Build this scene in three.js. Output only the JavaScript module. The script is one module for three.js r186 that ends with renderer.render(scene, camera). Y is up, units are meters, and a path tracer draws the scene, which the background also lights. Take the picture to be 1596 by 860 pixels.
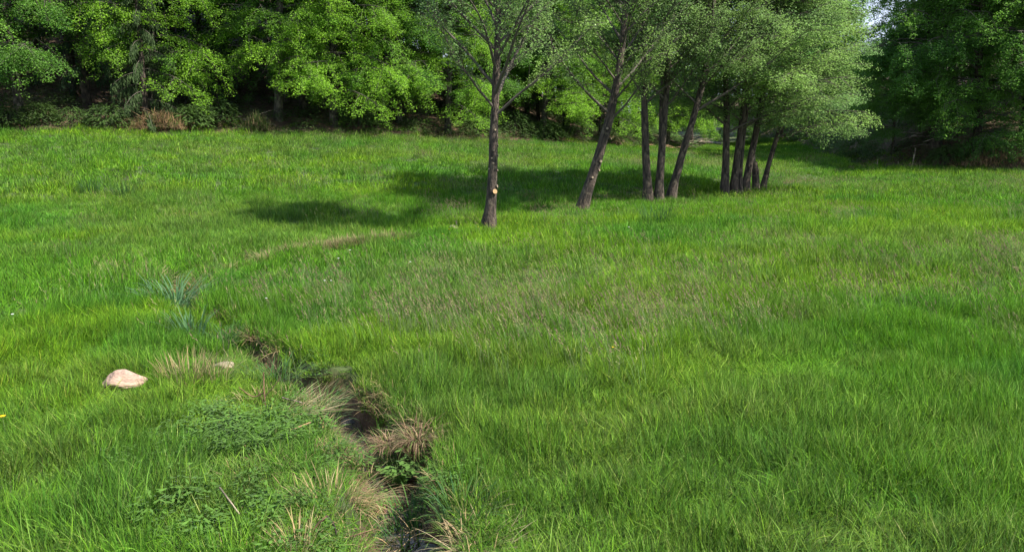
import * as THREE from 'three';

// ---------------------------------------------------------------- camera, sky, sun, exposure
const scene = new THREE.Scene();
const EYE = 2.8, FOCAL = 1229, PITCH = Math.atan((430 - 200) / FOCAL);
const camera = new THREE.PerspectiveCamera(2 * Math.atan(430 / FOCAL) * 180 / Math.PI, 1596 / 860, 0.1, 1500);
camera.position.set(0, EYE, 0);
camera.rotation.x = -PITCH;
const SUN = new THREE.Vector3(0.53, 0.82, 0.26).normalize();
// hazy late-spring sky: pale at the horizon, soft blue overhead, alike all round
const skyTex = (() => {
  const W = 64, H = 128, d = new Float32Array(W * H * 4);
  for (let j = 0; j < H; j++) {
    const e = Math.max(0, Math.sin(((j + 0.5) / H - 0.5) * Math.PI)), t = Math.pow(e, 0.55);
    for (let i = 0; i < W; i++) { const k = (j * W + i) * 4; d[k] = 0.5 + (0.17 - 0.5) * t; d[k + 1] = 0.545 + (0.27 - 0.545) * t; d[k + 2] = 0.62 + (0.46 - 0.62) * t; d[k + 3] = 1; }
  }
  const x = new THREE.DataTexture(d, W, H, THREE.RGBAFormat, THREE.FloatType); x.mapping = THREE.EquirectangularReflectionMapping; x.magFilter = x.minFilter = THREE.LinearFilter; x.wrapS = THREE.RepeatWrapping; x.needsUpdate = true; return x;
})();
scene.background = skyTex; scene.environment = skyTex;
const sun = new THREE.DirectionalLight(new THREE.Color(1, 0.95, 0.86), 5);
sun.name = 'sun';
sun.position.copy(SUN).multiplyScalar(120).add(new THREE.Vector3(0, 0, -40));
sun.target.position.set(0, 0, -40); scene.add(sun, sun.target);
sun.castShadow = true; sun.shadow.radius = 1.2; sun.shadow.mapSize.set(4096, 4096);
Object.assign(sun.shadow.camera, { left: -80, right: 80, top: 80, bottom: -80, near: 1, far: 320 });
const renderer = new THREE.WebGLRenderer({ antialias: true });
renderer.setSize(1024, 551);
renderer.shadowMap.enabled = true;
renderer.toneMapping = THREE.LinearToneMapping;
renderer.toneMappingExposure = 2.45;

// ---------------------------------------------------------------- helpers
function rng(seed) { let s = (seed * 2654435761) | 0; return () => { s = (s + 0x6d2b79f5) | 0; let t = Math.imul(s ^ (s >>> 15), 1 | s); t = (t + Math.imul(t ^ (t >>> 7), 61 | t)) ^ t; return ((t ^ (t >>> 14)) >>> 0) / 4294967296; }; }
const V = (x, y, z) => new THREE.Vector3(x, y, z);
const lerp = (a, b, t) => a + (b - a) * t;
const clamp = (x, a, b) => Math.min(Math.max(x, a), b);
const sstep = (a, b, x) => { const t = clamp((x - a) / (b - a), 0, 1); return t * t * (3 - 2 * t); };
function hash2(i, j) { let h = (Math.imul(i, 374761393) + Math.imul(j, 668265263)) | 0; h = Math.imul(h ^ (h >>> 13), 1274126177); return ((h ^ (h >>> 16)) >>> 0) / 4294967296; }
function noise2(x, y) { const i = Math.floor(x), j = Math.floor(y), u = x - i, v = y - j, a = u * u * (3 - 2 * u), b = v * v * (3 - 2 * v); return lerp(lerp(hash2(i, j), hash2(i + 1, j), a), lerp(hash2(i, j + 1), hash2(i + 1, j + 1), a), b); }
function fbm(x, y, n = 4) { let s = 0, a = 0.5, w = 0; for (let k = 0; k < n; k++) { s += a * noise2(x + k * 17.3, y - k * 9.1); w += a; a *= 0.5; x *= 2.03; y *= 2.03; } return s / w; }
const taken = new Map();
function numbered(name) { const n = taken.get(name) || 0; taken.set(name, n + 1); return n ? `${name}_${String(n).padStart(3, '0')}` : name; }
function tag(o, label, category, group, kind) { if (label) o.userData.label = label; if (category) o.userData.category = category; if (group) o.userData.group = group; if (kind) o.userData.kind = kind; return o; }
function put(o, name) { o.name = numbered(name); scene.add(o); return o; }
function part(parent, name, geo, mat) { const m = new THREE.Mesh(geo, mat); m.name = name; m.castShadow = m.receiveShadow = true; parent.add(m); return m; }
function thing(name, label, category, pos, group) { const g = new THREE.Group(); put(g, name); g.position.copy(pos); return tag(g, label, category, group); }

// accumulates small faces (leaves, blades) into one geometry
class Faces {
  constructor() { this.p = []; this.c = []; this.n = []; this.i = []; }
  leaf(o, d, n, len, wid, col) {                      // pointed oval leaf: base, two sides, tip
    const sx = d.y * n.z - d.z * n.y, sy = d.z * n.x - d.x * n.z, sz = d.x * n.y - d.y * n.x, k = this.p.length / 3, w = wid / 2, m = len * 0.45, f = wid * 0.12;
    this.p.push(o.x, o.y, o.z, o.x + d.x * m + sx * w - n.x * f, o.y + d.y * m + sy * w - n.y * f, o.z + d.z * m + sz * w - n.z * f, o.x + d.x * len - n.x * f, o.y + d.y * len - n.y * f, o.z + d.z * len - n.z * f, o.x + d.x * m - sx * w - n.x * f, o.y + d.y * m - sy * w - n.y * f, o.z + d.z * m - sz * w - n.z * f);
    for (let q = 0; q < 4; q++) { this.n.push(n.x, n.y, n.z); this.c.push(col[0], col[1], col[2]); }
    this.i.push(k, k + 1, k + 2, k, k + 2, k + 3);
  }
  blade(x, y, z, az, tilt, len, wid, curl, col, seg = 3, tipcol = col) {     // a grass blade that bends over
    const k0 = this.p.length / 3, ca = Math.cos(az), sa = Math.sin(az), px = -sa, pz = ca; let a = tilt, cx = x, cy = y, cz = z;
    for (let s = 0; s <= seg; s++) {
      const t = s / seg, w = wid * 0.5 * (s === seg ? 0 : (1 - t * t * 0.55)), nx = -Math.cos(a) * ca, ny = Math.sin(a), nz = -Math.cos(a) * sa, c = t > 0.6 ? tipcol : col;
      if (s === seg) { this.p.push(cx, cy, cz); this.n.push(nx, ny, nz); this.c.push(...c); }
      else { this.p.push(cx - px * w, cy, cz - pz * w, cx + px * w, cy, cz + pz * w); this.n.push(nx, ny, nz, nx, ny, nz); this.c.push(...c, ...c); }
      const st = len / seg; cx += Math.sin(a) * ca * st; cz += Math.sin(a) * sa * st; cy += Math.cos(a) * st; a += curl / seg;
    }
    for (let s = 0; s < seg - 1; s++) { const k = k0 + s * 2; this.i.push(k, k + 1, k + 3, k, k + 3, k + 2); }
    const k = k0 + (seg - 1) * 2; this.i.push(k, k + 1, k + 2);
  }
  geo() {
    const g = new THREE.BufferGeometry();
    g.setAttribute('position', new THREE.BufferAttribute(new Float32Array(this.p), 3));
    g.setAttribute('normal', new THREE.BufferAttribute(new Float32Array(this.n), 3));
    g.setAttribute('color', new THREE.BufferAttribute(new Float32Array(this.c), 3));
    g.setIndex(this.i); return g;
  }
}
// accumulates tapered tubes (trunks, limbs, twigs, sticks)
class Tubes {
  constructor() { this.p = []; this.n = []; this.u = []; this.i = []; }
  tube(pts, rads, sides, rough = 0, seed = 0, cap = false) {
    const k0 = this.p.length / 3, n = pts.length; let up = V(0.31, 0.1, 0.94), run = 0;
    const T = V(), A = V(), B = V();
    for (let s = 0; s < n; s++) {
      T.subVectors(pts[Math.min(s + 1, n - 1)], pts[Math.max(s - 1, 0)]).normalize();
      A.copy(up).addScaledVector(T, -up.dot(T)); if (A.lengthSq() < 1e-4) A.set(1, 0, 0).addScaledVector(T, -T.x); A.normalize(); B.crossVectors(T, A); up.copy(A);
      if (s) run += pts[s].distanceTo(pts[s - 1]);
      for (let q = 0; q <= sides; q++) {
        const a = q / sides * Math.PI * 2, ca = Math.cos(a), sa = Math.sin(a), qq = q % sides;
        const r = rads[s] * (1 + rough * (noise2(seed + Math.cos(qq / sides * 6.283) * 1.7 + 9, run * 2.1 + seed + Math.sin(qq / sides * 6.283) * 1.7) - 0.5) * 2);
        const nx = A.x * ca + B.x * sa, ny = A.y * ca + B.y * sa, nz = A.z * ca + B.z * sa;
        this.p.push(pts[s].x + nx * r, pts[s].y + ny * r, pts[s].z + nz * r); this.n.push(nx, ny, nz); this.u.push(q / sides * Math.max(0.3, Math.round(rads[0] * 6.28 / 0.3) * 0.3), run);
      }
    }
    const w = sides + 1;
    for (let s = 0; s < n - 1; s++) for (let q = 0; q < sides; q++) { const k = k0 + s * w + q; this.i.push(k, k + 1, k + w + 1, k, k + w + 1, k + w); }
    if (cap) for (const [s, dir] of [[0, -1], [n - 1, 1]]) {
      const c = this.p.length / 3; T.subVectors(pts[Math.min(s + 1, n - 1)], pts[Math.max(s - 1, 0)]).normalize().multiplyScalar(dir);
      this.p.push(pts[s].x, pts[s].y, pts[s].z); this.n.push(T.x, T.y, T.z); this.u.push(0, 0);
      for (let q = 0; q < sides; q++) { const a = k0 + s * w + q; dir > 0 ? this.i.push(c, a, a + 1) : this.i.push(c, a + 1, a); }
    }
  }
  geo() {
    const g = new THREE.BufferGeometry();
    g.setAttribute('position', new THREE.BufferAttribute(new Float32Array(this.p), 3));
    g.setAttribute('normal', new THREE.BufferAttribute(new Float32Array(this.n), 3));
    g.setAttribute('uv', new THREE.BufferAttribute(new Float32Array(this.u), 2));
    g.setIndex(this.i); return g;
  }
}
function texture(size, fn, srgb) {
  const d = new Uint8Array(size * size * 4);
  for (let j = 0; j < size; j++) for (let i = 0; i < size; i++) { const c = fn(i / size, j / size), k = (j * size + i) * 4; for (let q = 0; q < 3; q++) d[k + q] = clamp(Array.isArray(c) ? c[q] : c, 0, 1) * 255; d[k + 3] = 255; }
  const t = new THREE.DataTexture(d, size, size); t.wrapS = t.wrapT = THREE.RepeatWrapping; t.magFilter = THREE.LinearFilter; t.minFilter = THREE.LinearMipmapLinearFilter; t.generateMipmaps = true;
  if (srgb) t.colorSpace = THREE.SRGBColorSpace; t.needsUpdate = true; return t;
}
// tiling fbm
function tfbm(u, v, f, n = 4, fy = f) { let s = 0, a = 0.5, w = 0; for (let k = 0; k < n; k++) { const X = u * f, Y = v * fy, i = Math.floor(X), j = Math.floor(Y), p = X - i, q = Y - j, A = p * p * (3 - 2 * p), B = q * q * (3 - 2 * q), h = (x, y) => hash2(((x % f) + f) % f + k * 131, ((y % fy) + fy) % fy + k * 57); s += a * lerp(lerp(h(i, j), h(i + 1, j), A), lerp(h(i, j + 1), h(i + 1, j + 1), A), B); w += a; a *= 0.5; f *= 2; fy *= 2; } return s / w; }

// ---------------------------------------------------------------- terrain
const FLAT = (px, py) => { const z = EYE * FOCAL / (py - 200); return [(px - 798) / FOCAL * z, -z]; };
const STREAM = [[652, 1500], [650, 990], [645, 900], [628, 830], [610, 790], [612, 745], [622, 712], [594, 690], [556, 664], [528, 640], [502, 604], [440, 590], [412, 556], [352, 536], [338, 506], [288, 494], [276, 462], [288, 428], [370, 411], [455, 394], [540, 384], [630, 371], [710, 354], [790, 342], [905, 323], [1030, 306], [1150, 293], [1235, 284], [1300, 273], [1345, 263]].map(([a, b]) => FLAT(a, b));
STREAM.push([26, -60], [24, -80], [26, -110]);
const curve = new THREE.CatmullRomCurve3(STREAM.map(([x, z]) => V(x, 0, z)), false, 'centripetal');
const SP = curve.getSpacedPoints(420);
const SX = SP.map((p) => p.x), SZ = SP.map((p) => p.z);
function streamAt(x, z) {                              // [distance, side (+ = right going upstream), index]
  let best = 1e9, at = 0;
  for (let k = 0; k < SX.length; k++) { const d = (SX[k] - x) ** 2 + (SZ[k] - z) ** 2; if (d < best) { best = d; at = k; } }
  if (best > 36) return [Math.sqrt(best), 1, at];
  let bd = 1e9, side = 1;
  for (let k = Math.max(0, at - 1); k < Math.min(SX.length - 1, at + 1); k++) {
    const ax = SX[k], az = SZ[k], bx = SX[k + 1] - ax, bz = SZ[k + 1] - az, t = clamp(((x - ax) * bx + (z - az) * bz) / (bx * bx + bz * bz), 0, 1), dx = x - ax - bx * t, dz = z - az - bz * t, d = Math.hypot(dx, dz);
    if (d < bd) { bd = d; side = bx * dz - bz * dx > 0 ? 1 : -1; }
  }
  return [bd, side, at];
}
const LEFT = [[-90, -14, 3.0], [-60, -27, 3.0], [-42, -36, 2.9], [-27.5, -42, 2.66], [-18, -45, 2.5], [-8, -50, 2.27], [0, -58, 1.76], [9, -66, 1.2], [18, -77, 0.66], [21, -95, 0.8], [22, -140, 1.5]];
const RIGHT = [[110, -28, 1.2], [60, -42, 0.7], [31, -47.5, 0.22], [27, -49.5, 0.3], [23.6, -52, 0.45], [23.5, -57, 0.3], [25.5, -66, 0.3], [29, -77, 0.6], [31, -95, 1], [34, -140, 2]];
function edgeAt(E, x, z, sgn) {                         // signed distance (+ inside the wood), height of the edge
  let bd = 1e9, side = 1, h = 0;
  for (let k = 0; k < E.length - 1; k++) {
    const ax = E[k][0], az = E[k][1], bx = E[k + 1][0] - ax, bz = E[k + 1][1] - az, t = clamp(((x - ax) * bx + (z - az) * bz) / (bx * bx + bz * bz), 0, 1), dx = x - ax - bx * t, dz = z - az - bz * t, d = dx * dx + dz * dz;
    if (d < bd) { bd = d; side = (bx * dz - bz * dx) * sgn > 0 ? 1 : -1; h = lerp(E[k][2], E[k + 1][2], t); }
  }
  return [Math.sqrt(bd) * side, h];
}
const inLeft = (x, z) => edgeAt(LEFT, x, z, -1), inRight = (x, z) => edgeAt(RIGHT, x, z, 1);
function base(x, z) {
  const [dl, hl] = inLeft(x, z), [dr, hr] = inRight(x, z);
  let h = 0;
  h += hl * Math.pow(clamp((dl + 26) / 26, 0, 1), 1.25);
  if (dl > 0) h += 0.55 * sstep(0, 3, dl) + Math.min(0.22 * dl + 0.16 * Math.max(0, dl - 9), 15);
  h += hr * sstep(-12, 0, dr);
  if (dr > 0) h += 0.9 * sstep(0, 3.5, dr) + Math.min(0.3 * dr, 12);
  h += 0.22 * Math.exp(-(((x - 13) / 9) ** 2) - ((z + 26) / 14) ** 2) + 0.12 * Math.exp(-(((x - 3) / 3) ** 2) - ((z + 9) / 5) ** 2);
  h += (fbm(x * 0.35, z * 0.35, 3) - 0.5) * 0.22 + (fbm(x * 1.7 + 40, z * 1.7, 2) - 0.5) * 0.07;
  const [ds, sd, si] = streamAt(x, z);                  // the brook's shallow dip below the swell of the near meadow
  if (si > 128) h -= 0.4 * sstep(128, 165, si) * Math.exp(-((ds / (sd < 0 ? 1.5 : 3.4)) ** 2));
  h += 0.32 * Math.exp(-(((x - 6) / 8) ** 2) - ((z + 18) / 3.6) ** 2);
  return h;
}
function channel(x, z) {
  const [d, side, k] = streamAt(x, z), near = k < 130 ? sstep(-11, -8.6, z) : 0;
  const wob = (noise2(x * 2.3 + 5, z * 2.3) - 0.5) * 0.22, wide = lerp(0.08, 0.14, near) + wob * lerp(0.25, 0.5, near) + near * (0.07 * Math.exp(-(((z + 6.25) / 0.45) ** 2)) + 0.04 * Math.exp(-(((z + 7.7) / 0.5) ** 2)));
  const deep = lerp(0.22, 0.52, near), out = side > 0 ? 0.14 : 0.3;
  return deep * (1 - sstep(wide, wide + out + Math.abs(wob), d));
}
const height = (x, z) => base(x, z) - channel(x, z);
function rayAt(px, py) { const x = (px - 798) / FOCAL, y = -(py - 430) / FOCAL, c = Math.cos(PITCH), s = Math.sin(PITCH); return V(x, y * c - s, -c - y * s); }
function ground(px, py) {                               // the meadow where that spot of the photograph shows it
  const r = rayAt(px, py); let t = 2, h = 1;
  for (; t < 300; t += 0.1) { h = EYE + r.y * t - base(r.x * t, r.z * t); if (h < 0) break; }
  for (let k = 0, a = t - 0.1, b = t; k < 16; k++) { t = (a + b) / 2; EYE + r.y * t - base(r.x * t, r.z * t) < 0 ? b = t : a = t; }
  return V(r.x * t, height(r.x * t, r.z * t), r.z * t);
}
function groundLow(px, py) { const r = rayAt(px, py); let t = 2; for (; t < 120; t += 0.01) if (EYE + r.y * t < height(r.x * t, r.z * t)) break; return V(r.x * t, height(r.x * t, r.z * t), r.z * t); }
function away(px, py, z) { const r = rayAt(px, py), t = z / r.z; return V(r.x * t, EYE + r.y * t, z); }

const soilTex = texture(512, (u, v) => { const n = tfbm(u, v, 8, 5), m = tfbm(u + 0.3, v, 32, 3); const k = 0.55 + 0.6 * n * (0.6 + 0.7 * m); return [k, k * 0.97, k * 0.92]; }, true);
const soilBump = texture(512, (u, v) => tfbm(u, v, 16, 5));
const soilMat = new THREE.MeshStandardMaterial({ map: soilTex, bumpMap: soilBump, bumpScale: 0.03, vertexColors: true, roughness: 0.95 });
{
  const ang = []; for (let a = -52; a <= 52.01; a += 0.38) ang.push(a); for (let a = 57; a < 308; a += 6) ang.push(a);
  const rad = []; for (let r = 1.2; r < 420; r *= (r < 30 ? 1.0068 : r < 110 ? 1.012 : 1.06)) rad.push(r);
  const W = ang.length, H = rad.length, p = new Float32Array((W * H + 1) * 3), c = new Float32Array((W * H + 1) * 3), uv = new Float32Array((W * H + 1) * 2), idx = [];
  const colour = (x, z) => {
    const [dl] = inLeft(x, z), [dr] = inRight(x, z), ch = channel(x, z), n = fbm(x * 0.8, z * 0.8, 3);
    const wood = sstep(-0.6, 0.8, Math.max(dl, dr) + (n - 0.5) * 2);
    let r = lerp(0.055, 0.075, n), g = lerp(0.085, 0.11, n), b = lerp(0.022, 0.03, n);
    r = lerp(r, lerp(0.085, 0.15, n), wood); g = lerp(g, lerp(0.055, 0.095, n), wood); b = lerp(b, lerp(0.034, 0.055, n), wood);
    const mud = sstep(0.05, 0.2, ch); r = lerp(r, 0.1 + 0.09 * n, mud); g = lerp(g, 0.062 + 0.05 * n, mud); b = lerp(b, 0.036 + 0.026 * n, mud);
    return [r, g, b];
  };
  const set = (k, x, z) => { p[k * 3] = x; p[k * 3 + 1] = Math.hypot(x, z) > 160 ? Math.min(height(x, z), 9) : height(x, z); p[k * 3 + 2] = z; const q = colour(x, z); c[k * 3] = q[0]; c[k * 3 + 1] = q[1]; c[k * 3 + 2] = q[2]; uv[k * 2] = x / 2.3; uv[k * 2 + 1] = z / 2.3; };
  for (let j = 0; j < H; j++) for (let i = 0; i < W; i++) { const a = ang[i] * Math.PI / 180; set(j * W + i, Math.sin(a) * rad[j], -Math.cos(a) * rad[j]); }
  set(W * H, 0, 0);
  for (let j = 0; j < H - 1; j++) for (let i = 0; i < W; i++) { const k = j * W + i, n = j * W + (i + 1) % W; idx.push(k, n, n + W, k, n + W, k + W); }
  for (let i = 0; i < W; i++) idx.push(W * H, (i + 1) % W, i);
  const g = new THREE.BufferGeometry(); g.setAttribute('position', new THREE.BufferAttribute(p, 3)); g.setAttribute('color', new THREE.BufferAttribute(c, 3)); g.setAttribute('uv', new THREE.BufferAttribute(uv, 2)); g.setIndex(idx); g.computeVertexNormals();
  const m = put(new THREE.Mesh(g, soilMat), 'meadow_ground'); m.receiveShadow = m.castShadow = true; tag(m, null, null, null, 'structure');
}
// the brook's water, a ribbon that runs into both banks
{
  const p = [], uv = [], idx = []; let n = 0;
  for (let k = 4; k < 330; k++) {
    const a = SP[k - 1], b = SP[k + 1], dx = b.x - a.x, dz = b.z - a.z, l = Math.hypot(dx, dz), y = base(SX[k], SZ[k]) - lerp(0.23, 0.45, k < 130 ? sstep(-11, -8.6, SZ[k]) : 0);
    for (const s of [-1, -0.33, 0.33, 1]) { p.push(SX[k] - dz / l * 0.5 * s, y, SZ[k] + dx / l * 0.5 * s); uv.push(s * 0.5, k * 0.16); }
    if (n) for (let q = 0; q < 3; q++) { const o = n * 4 + q; idx.push(o - 4, o - 3, o + 1, o - 4, o + 1, o); }
    n++;
  }
  const g = new THREE.BufferGeometry(); g.setAttribute('position', new THREE.Float32BufferAttribute(p, 3)); g.setAttribute('uv', new THREE.Float32BufferAttribute(uv, 2)); g.setIndex(idx); g.computeVertexNormals();
  const bump = texture(256, (u, v) => tfbm(u, v, 6, 4, 10));
  const m = put(new THREE.Mesh(g, new THREE.MeshPhysicalMaterial({ color: new THREE.Color().setRGB(0.42, 0.33, 0.22), roughness: 0.06, transmission: 0.8, ior: 1.33, bumpMap: bump, bumpScale: 0.03 })), 'stream_water');
  tag(m, null, null, null, 'structure');
}

// ---------------------------------------------------------------- grass
const bladeMat = new THREE.MeshPhysicalMaterial({ vertexColors: true, color: 0xffffff, roughness: 0.95, transmission: 0.42, side: THREE.DoubleSide, specularIntensity: 0.2 });
function tuft(seed, n, radius, h0, h1, wid, pal, lean = 0.35) {
  const R = rng(seed), f = new Faces();
  for (let k = 0; k < n; k++) {
    const a = R() * 6.283, r = Math.sqrt(R()) * radius, c = R() < 0.015 ? [2.8, 1.6, 5] : pal[Math.floor(R() * pal.length)], v = 0.6 + 0.75 * R(), col = [c[0] * v, c[1] * v, c[2] * v], dry = R() < 0.07, h = lerp(h0, h1, R());
    f.blade(Math.cos(a) * r, -0.02, Math.sin(a) * r, R() * 6.283, R() * lean * 1.5, h, wid * (0.6 + 0.8 * R()), 0.2 + R() * R() * 2.4, col, 3, dry ? [0.3, 0.25, 0.12] : col);
  }
  return f.geo();
}
const GREEN = [[1, 1, 1], [0.8, 0.92, 0.8], [1.3, 1.15, 0.9], [0.7, 0.85, 1.1], [1, 1.05, 0.8], [1.7, 1.45, 2.6], [0.6, 0.78, 0.7], [1.3, 1.25, 1]];  // blade tints; the palest puts a glint of light into the blade colour
function scatter(name, geos, spots, label, cat) {           // one InstancedMesh for each variant
  const per = geos.map(() => []); spots.forEach((s, i) => per[i % geos.length].push(s));
  geos.forEach((g, i) => {
    if (!per[i].length) return;
    const m = new THREE.InstancedMesh(g, bladeMat, per[i].length), M = new THREE.Matrix4(), Q = new THREE.Quaternion(), E = new THREE.Euler(), C = new THREE.Color();
    per[i].forEach((s, k) => { E.set(s.tx || 0, s.a, s.tz || 0); Q.setFromEuler(E); M.compose(V(s.x, s.y, s.z), Q, V(s.s, s.h ?? s.s, s.s)); m.setMatrixAt(k, M); m.setColorAt(k, C.setRGB(...s.c)); });
    put(m, name); m.castShadow = m.receiveShadow = true; tag(m, label, cat, null, 'stuff');
  });
}
const STONES = [                                           // [px, py, half length, half height, half depth, turn, kind, name, label]
  [193, 606, 0.235, 0.135, 0.17, 0.15, 'pink', 'boulder', 'pale pink boulder with a fine crack lying in the left meadow grass'],
  [349, 574, 0.12, 0.06, 0.1, 0.5, 'tan', 'rock', 'tan half-buried rock between the dry grass and the brook'],
  [541, 668, 0.09, 0.075, 0.075, 0.3, 'grey', 'rock', 'small grey rock in the brook under the dark bank'],
  [668, 790, 0.17, 0.14, 0.1, 0.5, 'grey', 'boulder', 'grey boulder in the brook bank beside the leafy plant'],
  [612, 806, 0.17, 0.07, 0.12, 0.1, 'rust', 'rock', 'flat rusty brown wet rock in the brook'],
  [588, 762, 0.1, 0.07, 0.09, 0.9, 'dark', 'rock', 'dark wet rock in the brook left of the leafy plant'],
  [707, 357, 0.13, 0.08, 0.1, 0.2, 'tan', 'rock', 'whitish rock in the grass just left of the lone alder'],
];
const FEET = [[761, 357], [905, 331], [1011, 316], [1026, 316], [1044, 313], [1129, 304], [1142, 304], [1160, 301], [1188, 298]].map((p) => ground(...p));   // where the alders stand
const stones = STONES.map((s) => { const p = ground(s[0], s[1]); return [p.x, p.z, s[2] * 0.8]; });
function meadowColour(x, z, R) {
  // patches of different grasses: fresh yellow-green, plain green, blue-green, and thin reddish stands
  const a = fbm(x * 0.22 + 3, z * 0.22, 3), b = fbm(x * 0.5 - 11, z * 0.5, 3), c = fbm(x * 1.3, z * 1.3 + 7, 2);
  let r = 0.08, g = 0.192, bl = 0.009;
  const y = sstep(0.42, 0.64, a); r = lerp(r, 0.118, y); g = lerp(g, 0.222, y); bl = lerp(bl, 0.008, y);
  const k = sstep(0.5, 0.7, b); r = lerp(r, 0.058, k * 0.7); g = lerp(g, 0.165, k * 0.7); bl = lerp(bl, 0.014, k * 0.7);
  const d = sstep(0.55, 0.75, c) * 0.4; r = lerp(r, 0.125, d); g = lerp(g, 0.175, d); bl = lerp(bl, 0.03, d);
  const o = sstep(0.5, 0.7, fbm(x * 0.13 + 31, z * 0.2 + 5, 3)) * 0.4; r = lerp(r, 0.12, o); g = lerp(g, 0.175, o); bl = lerp(bl, 0.03, o);
  const v = 0.72 + 0.56 * R();
  return [r * v * 1.0, g * v * 1.07, bl * v * 0.9];
}
{
  const R = rng(77);
  const sets = [
    { r0: 3.2, r1: 13.5, cell: 0.09, geos: [1, 2, 3, 4, 5, 6].map((s) => tuft(s, 52, 0.095, 0.1, 0.29, 0.0047, GREEN)) },
    { r0: 13.5, r1: 30, cell: 0.19, geos: [11, 12, 13, 14].map((s) => tuft(s, 62, 0.155, 0.1, 0.3, 0.0075, GREEN)) },
    { r0: 30, r1: 100, cell: 0.42, geos: [21, 22, 23, 24].map((s) => tuft(s, 84, 0.34, 0.1, 0.31, 0.016, GREEN)) },
  ];
  for (const S of sets) {
    const spots = [];
    const X = S.r1 * 0.78;
    for (let z = 0; z < S.r1; z += S.cell) for (let x = -X; x < X; x += S.cell) {
      const px = x + (R() - 0.5) * S.cell * 1.2, pz = -z + (R() - 0.5) * S.cell * 1.2, r = Math.hypot(px, pz);
      if (r < S.r0 || r > S.r1 || Math.abs(px) > -pz * 0.76 + 1.2) { continue; }
      const rr = [R(), R(), R()];
      const [dl] = inLeft(px, pz), [dr] = inRight(px, pz), dw = Math.max(dl, dr) + (noise2(px * 0.7, pz * 0.7) - 0.5) * 1.2;
      if (dw > 1.8 || (dw > -0.2 && rr[0] < 0.3 + 0.35 * dw)) continue;
      const ch = channel(px, pz);
      if (ch > 0.14 && rr[0] < sstep(0.14, 0.42, ch) * (pz < -9 ? 0.75 : 1)) continue;
      if (stones.some(([sx, sz, sr]) => Math.hypot(sx - px, sz - pz) < sr)) continue;
      const tall = 0.5 * fbm(px * 1.1 + 20, pz * 1.1, 3) + 0.5 * fbm(px * 2.9 + 50, pz * 2.9, 2), [ds, sd, si] = streamAt(px, pz), calm = si > 130 || pz < -9.5 ? sstep(-0.6, 0.6, ds) : sd > 0 ? sstep(0.2, 0.6, ds) : sstep(0.35, 1.9, ds);
      let hs = (0.32 + 1.05 * sstep(0.3, 0.7, tall) + 0.3 * rr[1]) * lerp(0.42, 1, calm);
      for (const [sx, sz, sr] of stones) { const l = Math.hypot(sx, sz), ux = -sx / l, uz = -sz / l, t = clamp((px - sx) * ux + (pz - sz) * uz, 0, 0.9); if (Math.hypot(px - sx - ux * t, pz - sz - uz * t) < sr + 0.1) hs *= lerp(0.35, 0.8, t / 0.9); }
      for (const q of FEET) { const d = Math.hypot(q.x - px, q.z - pz); if (d < 0.7) hs *= lerp(0.35, 1, d / 0.7); }
      if (rr[0] > lerp(0.72, 1.01, calm)) continue;
      spots.push({ x: px, y: height(px, pz), z: pz, a: R() * 6.283, s: 0.85 + 0.4 * rr[2], h: hs, tx: (noise2(px * 0.9 + 60, pz * 0.9) - 0.5) * 1.1 + (R() - 0.5) * 0.5, tz: (noise2(px * 0.9, pz * 0.9 + 80) - 0.5) * 1.1 + (R() - 0.5) * 0.5 - 0.06, c: meadowColour(px, pz, R) });
    }
    scatter('meadow_grass', S.geos, spots, 'green meadow grass covering the valley floor', 'grass');
    console.log('grass', spots.length);
  }
}

// ---------------------------------------------------------------- trees
const barkBump = texture(256, (u, v) => { const a = tfbm(u, v, 12, 4, 4), b = tfbm(u + 0.37, v + 0.11, 24, 3, 24); return 0.7 * a + 0.3 * b; });
const barkTex = texture(256, (u, v) => { const a = tfbm(u, v, 10, 4, 4), l = sstep(0.56, 0.72, tfbm(u + 0.5, v + 0.2, 8, 4)); const k = 0.2 + 0.95 * a; return [lerp(k, 1, l * 0.75), lerp(k * 0.95, 1, l * 0.75), lerp(k * 0.9, 0.9, l * 0.75)]; }, true);
const bark = (r, g, b) => new THREE.MeshStandardMaterial({ color: new THREE.Color().setRGB(r, g, b), map: barkTex, bumpMap: barkBump, bumpScale: 0.06, roughness: 0.92 });
const alderBark = bark(0.125, 0.1, 0.084), twigMat = new THREE.MeshStandardMaterial({ color: new THREE.Color().setRGB(0.085, 0.07, 0.055), roughness: 0.9 }), beechBark = bark(0.15, 0.135, 0.115), darkBark = bark(0.1, 0.08, 0.065);
const deadWood = bark(0.5, 0.43, 0.34), paleWood = new THREE.MeshStandardMaterial({ color: new THREE.Color().setRGB(0.36, 0.22, 0.1), roughness: 0.85 });
const agedWood = new THREE.MeshStandardMaterial({ color: new THREE.Color().setRGB(0.22, 0.17, 0.11), roughness: 0.9 });
const stemMat = new THREE.MeshStandardMaterial({ color: new THREE.Color().setRGB(0.1, 0.16, 0.04), roughness: 0.8 });
const leafMat = new THREE.MeshPhysicalMaterial({ vertexColors: true, roughness: 0.95, transmission: 0.45, side: THREE.DoubleSide, specularIntensity: 0.2 });
const needleMat = new THREE.MeshPhysicalMaterial({ vertexColors: true, roughness: 0.95, transmission: 0.15, side: THREE.DoubleSide, specularIntensity: 0.5 });

const tmpA = V(), tmpN = V();
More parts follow.
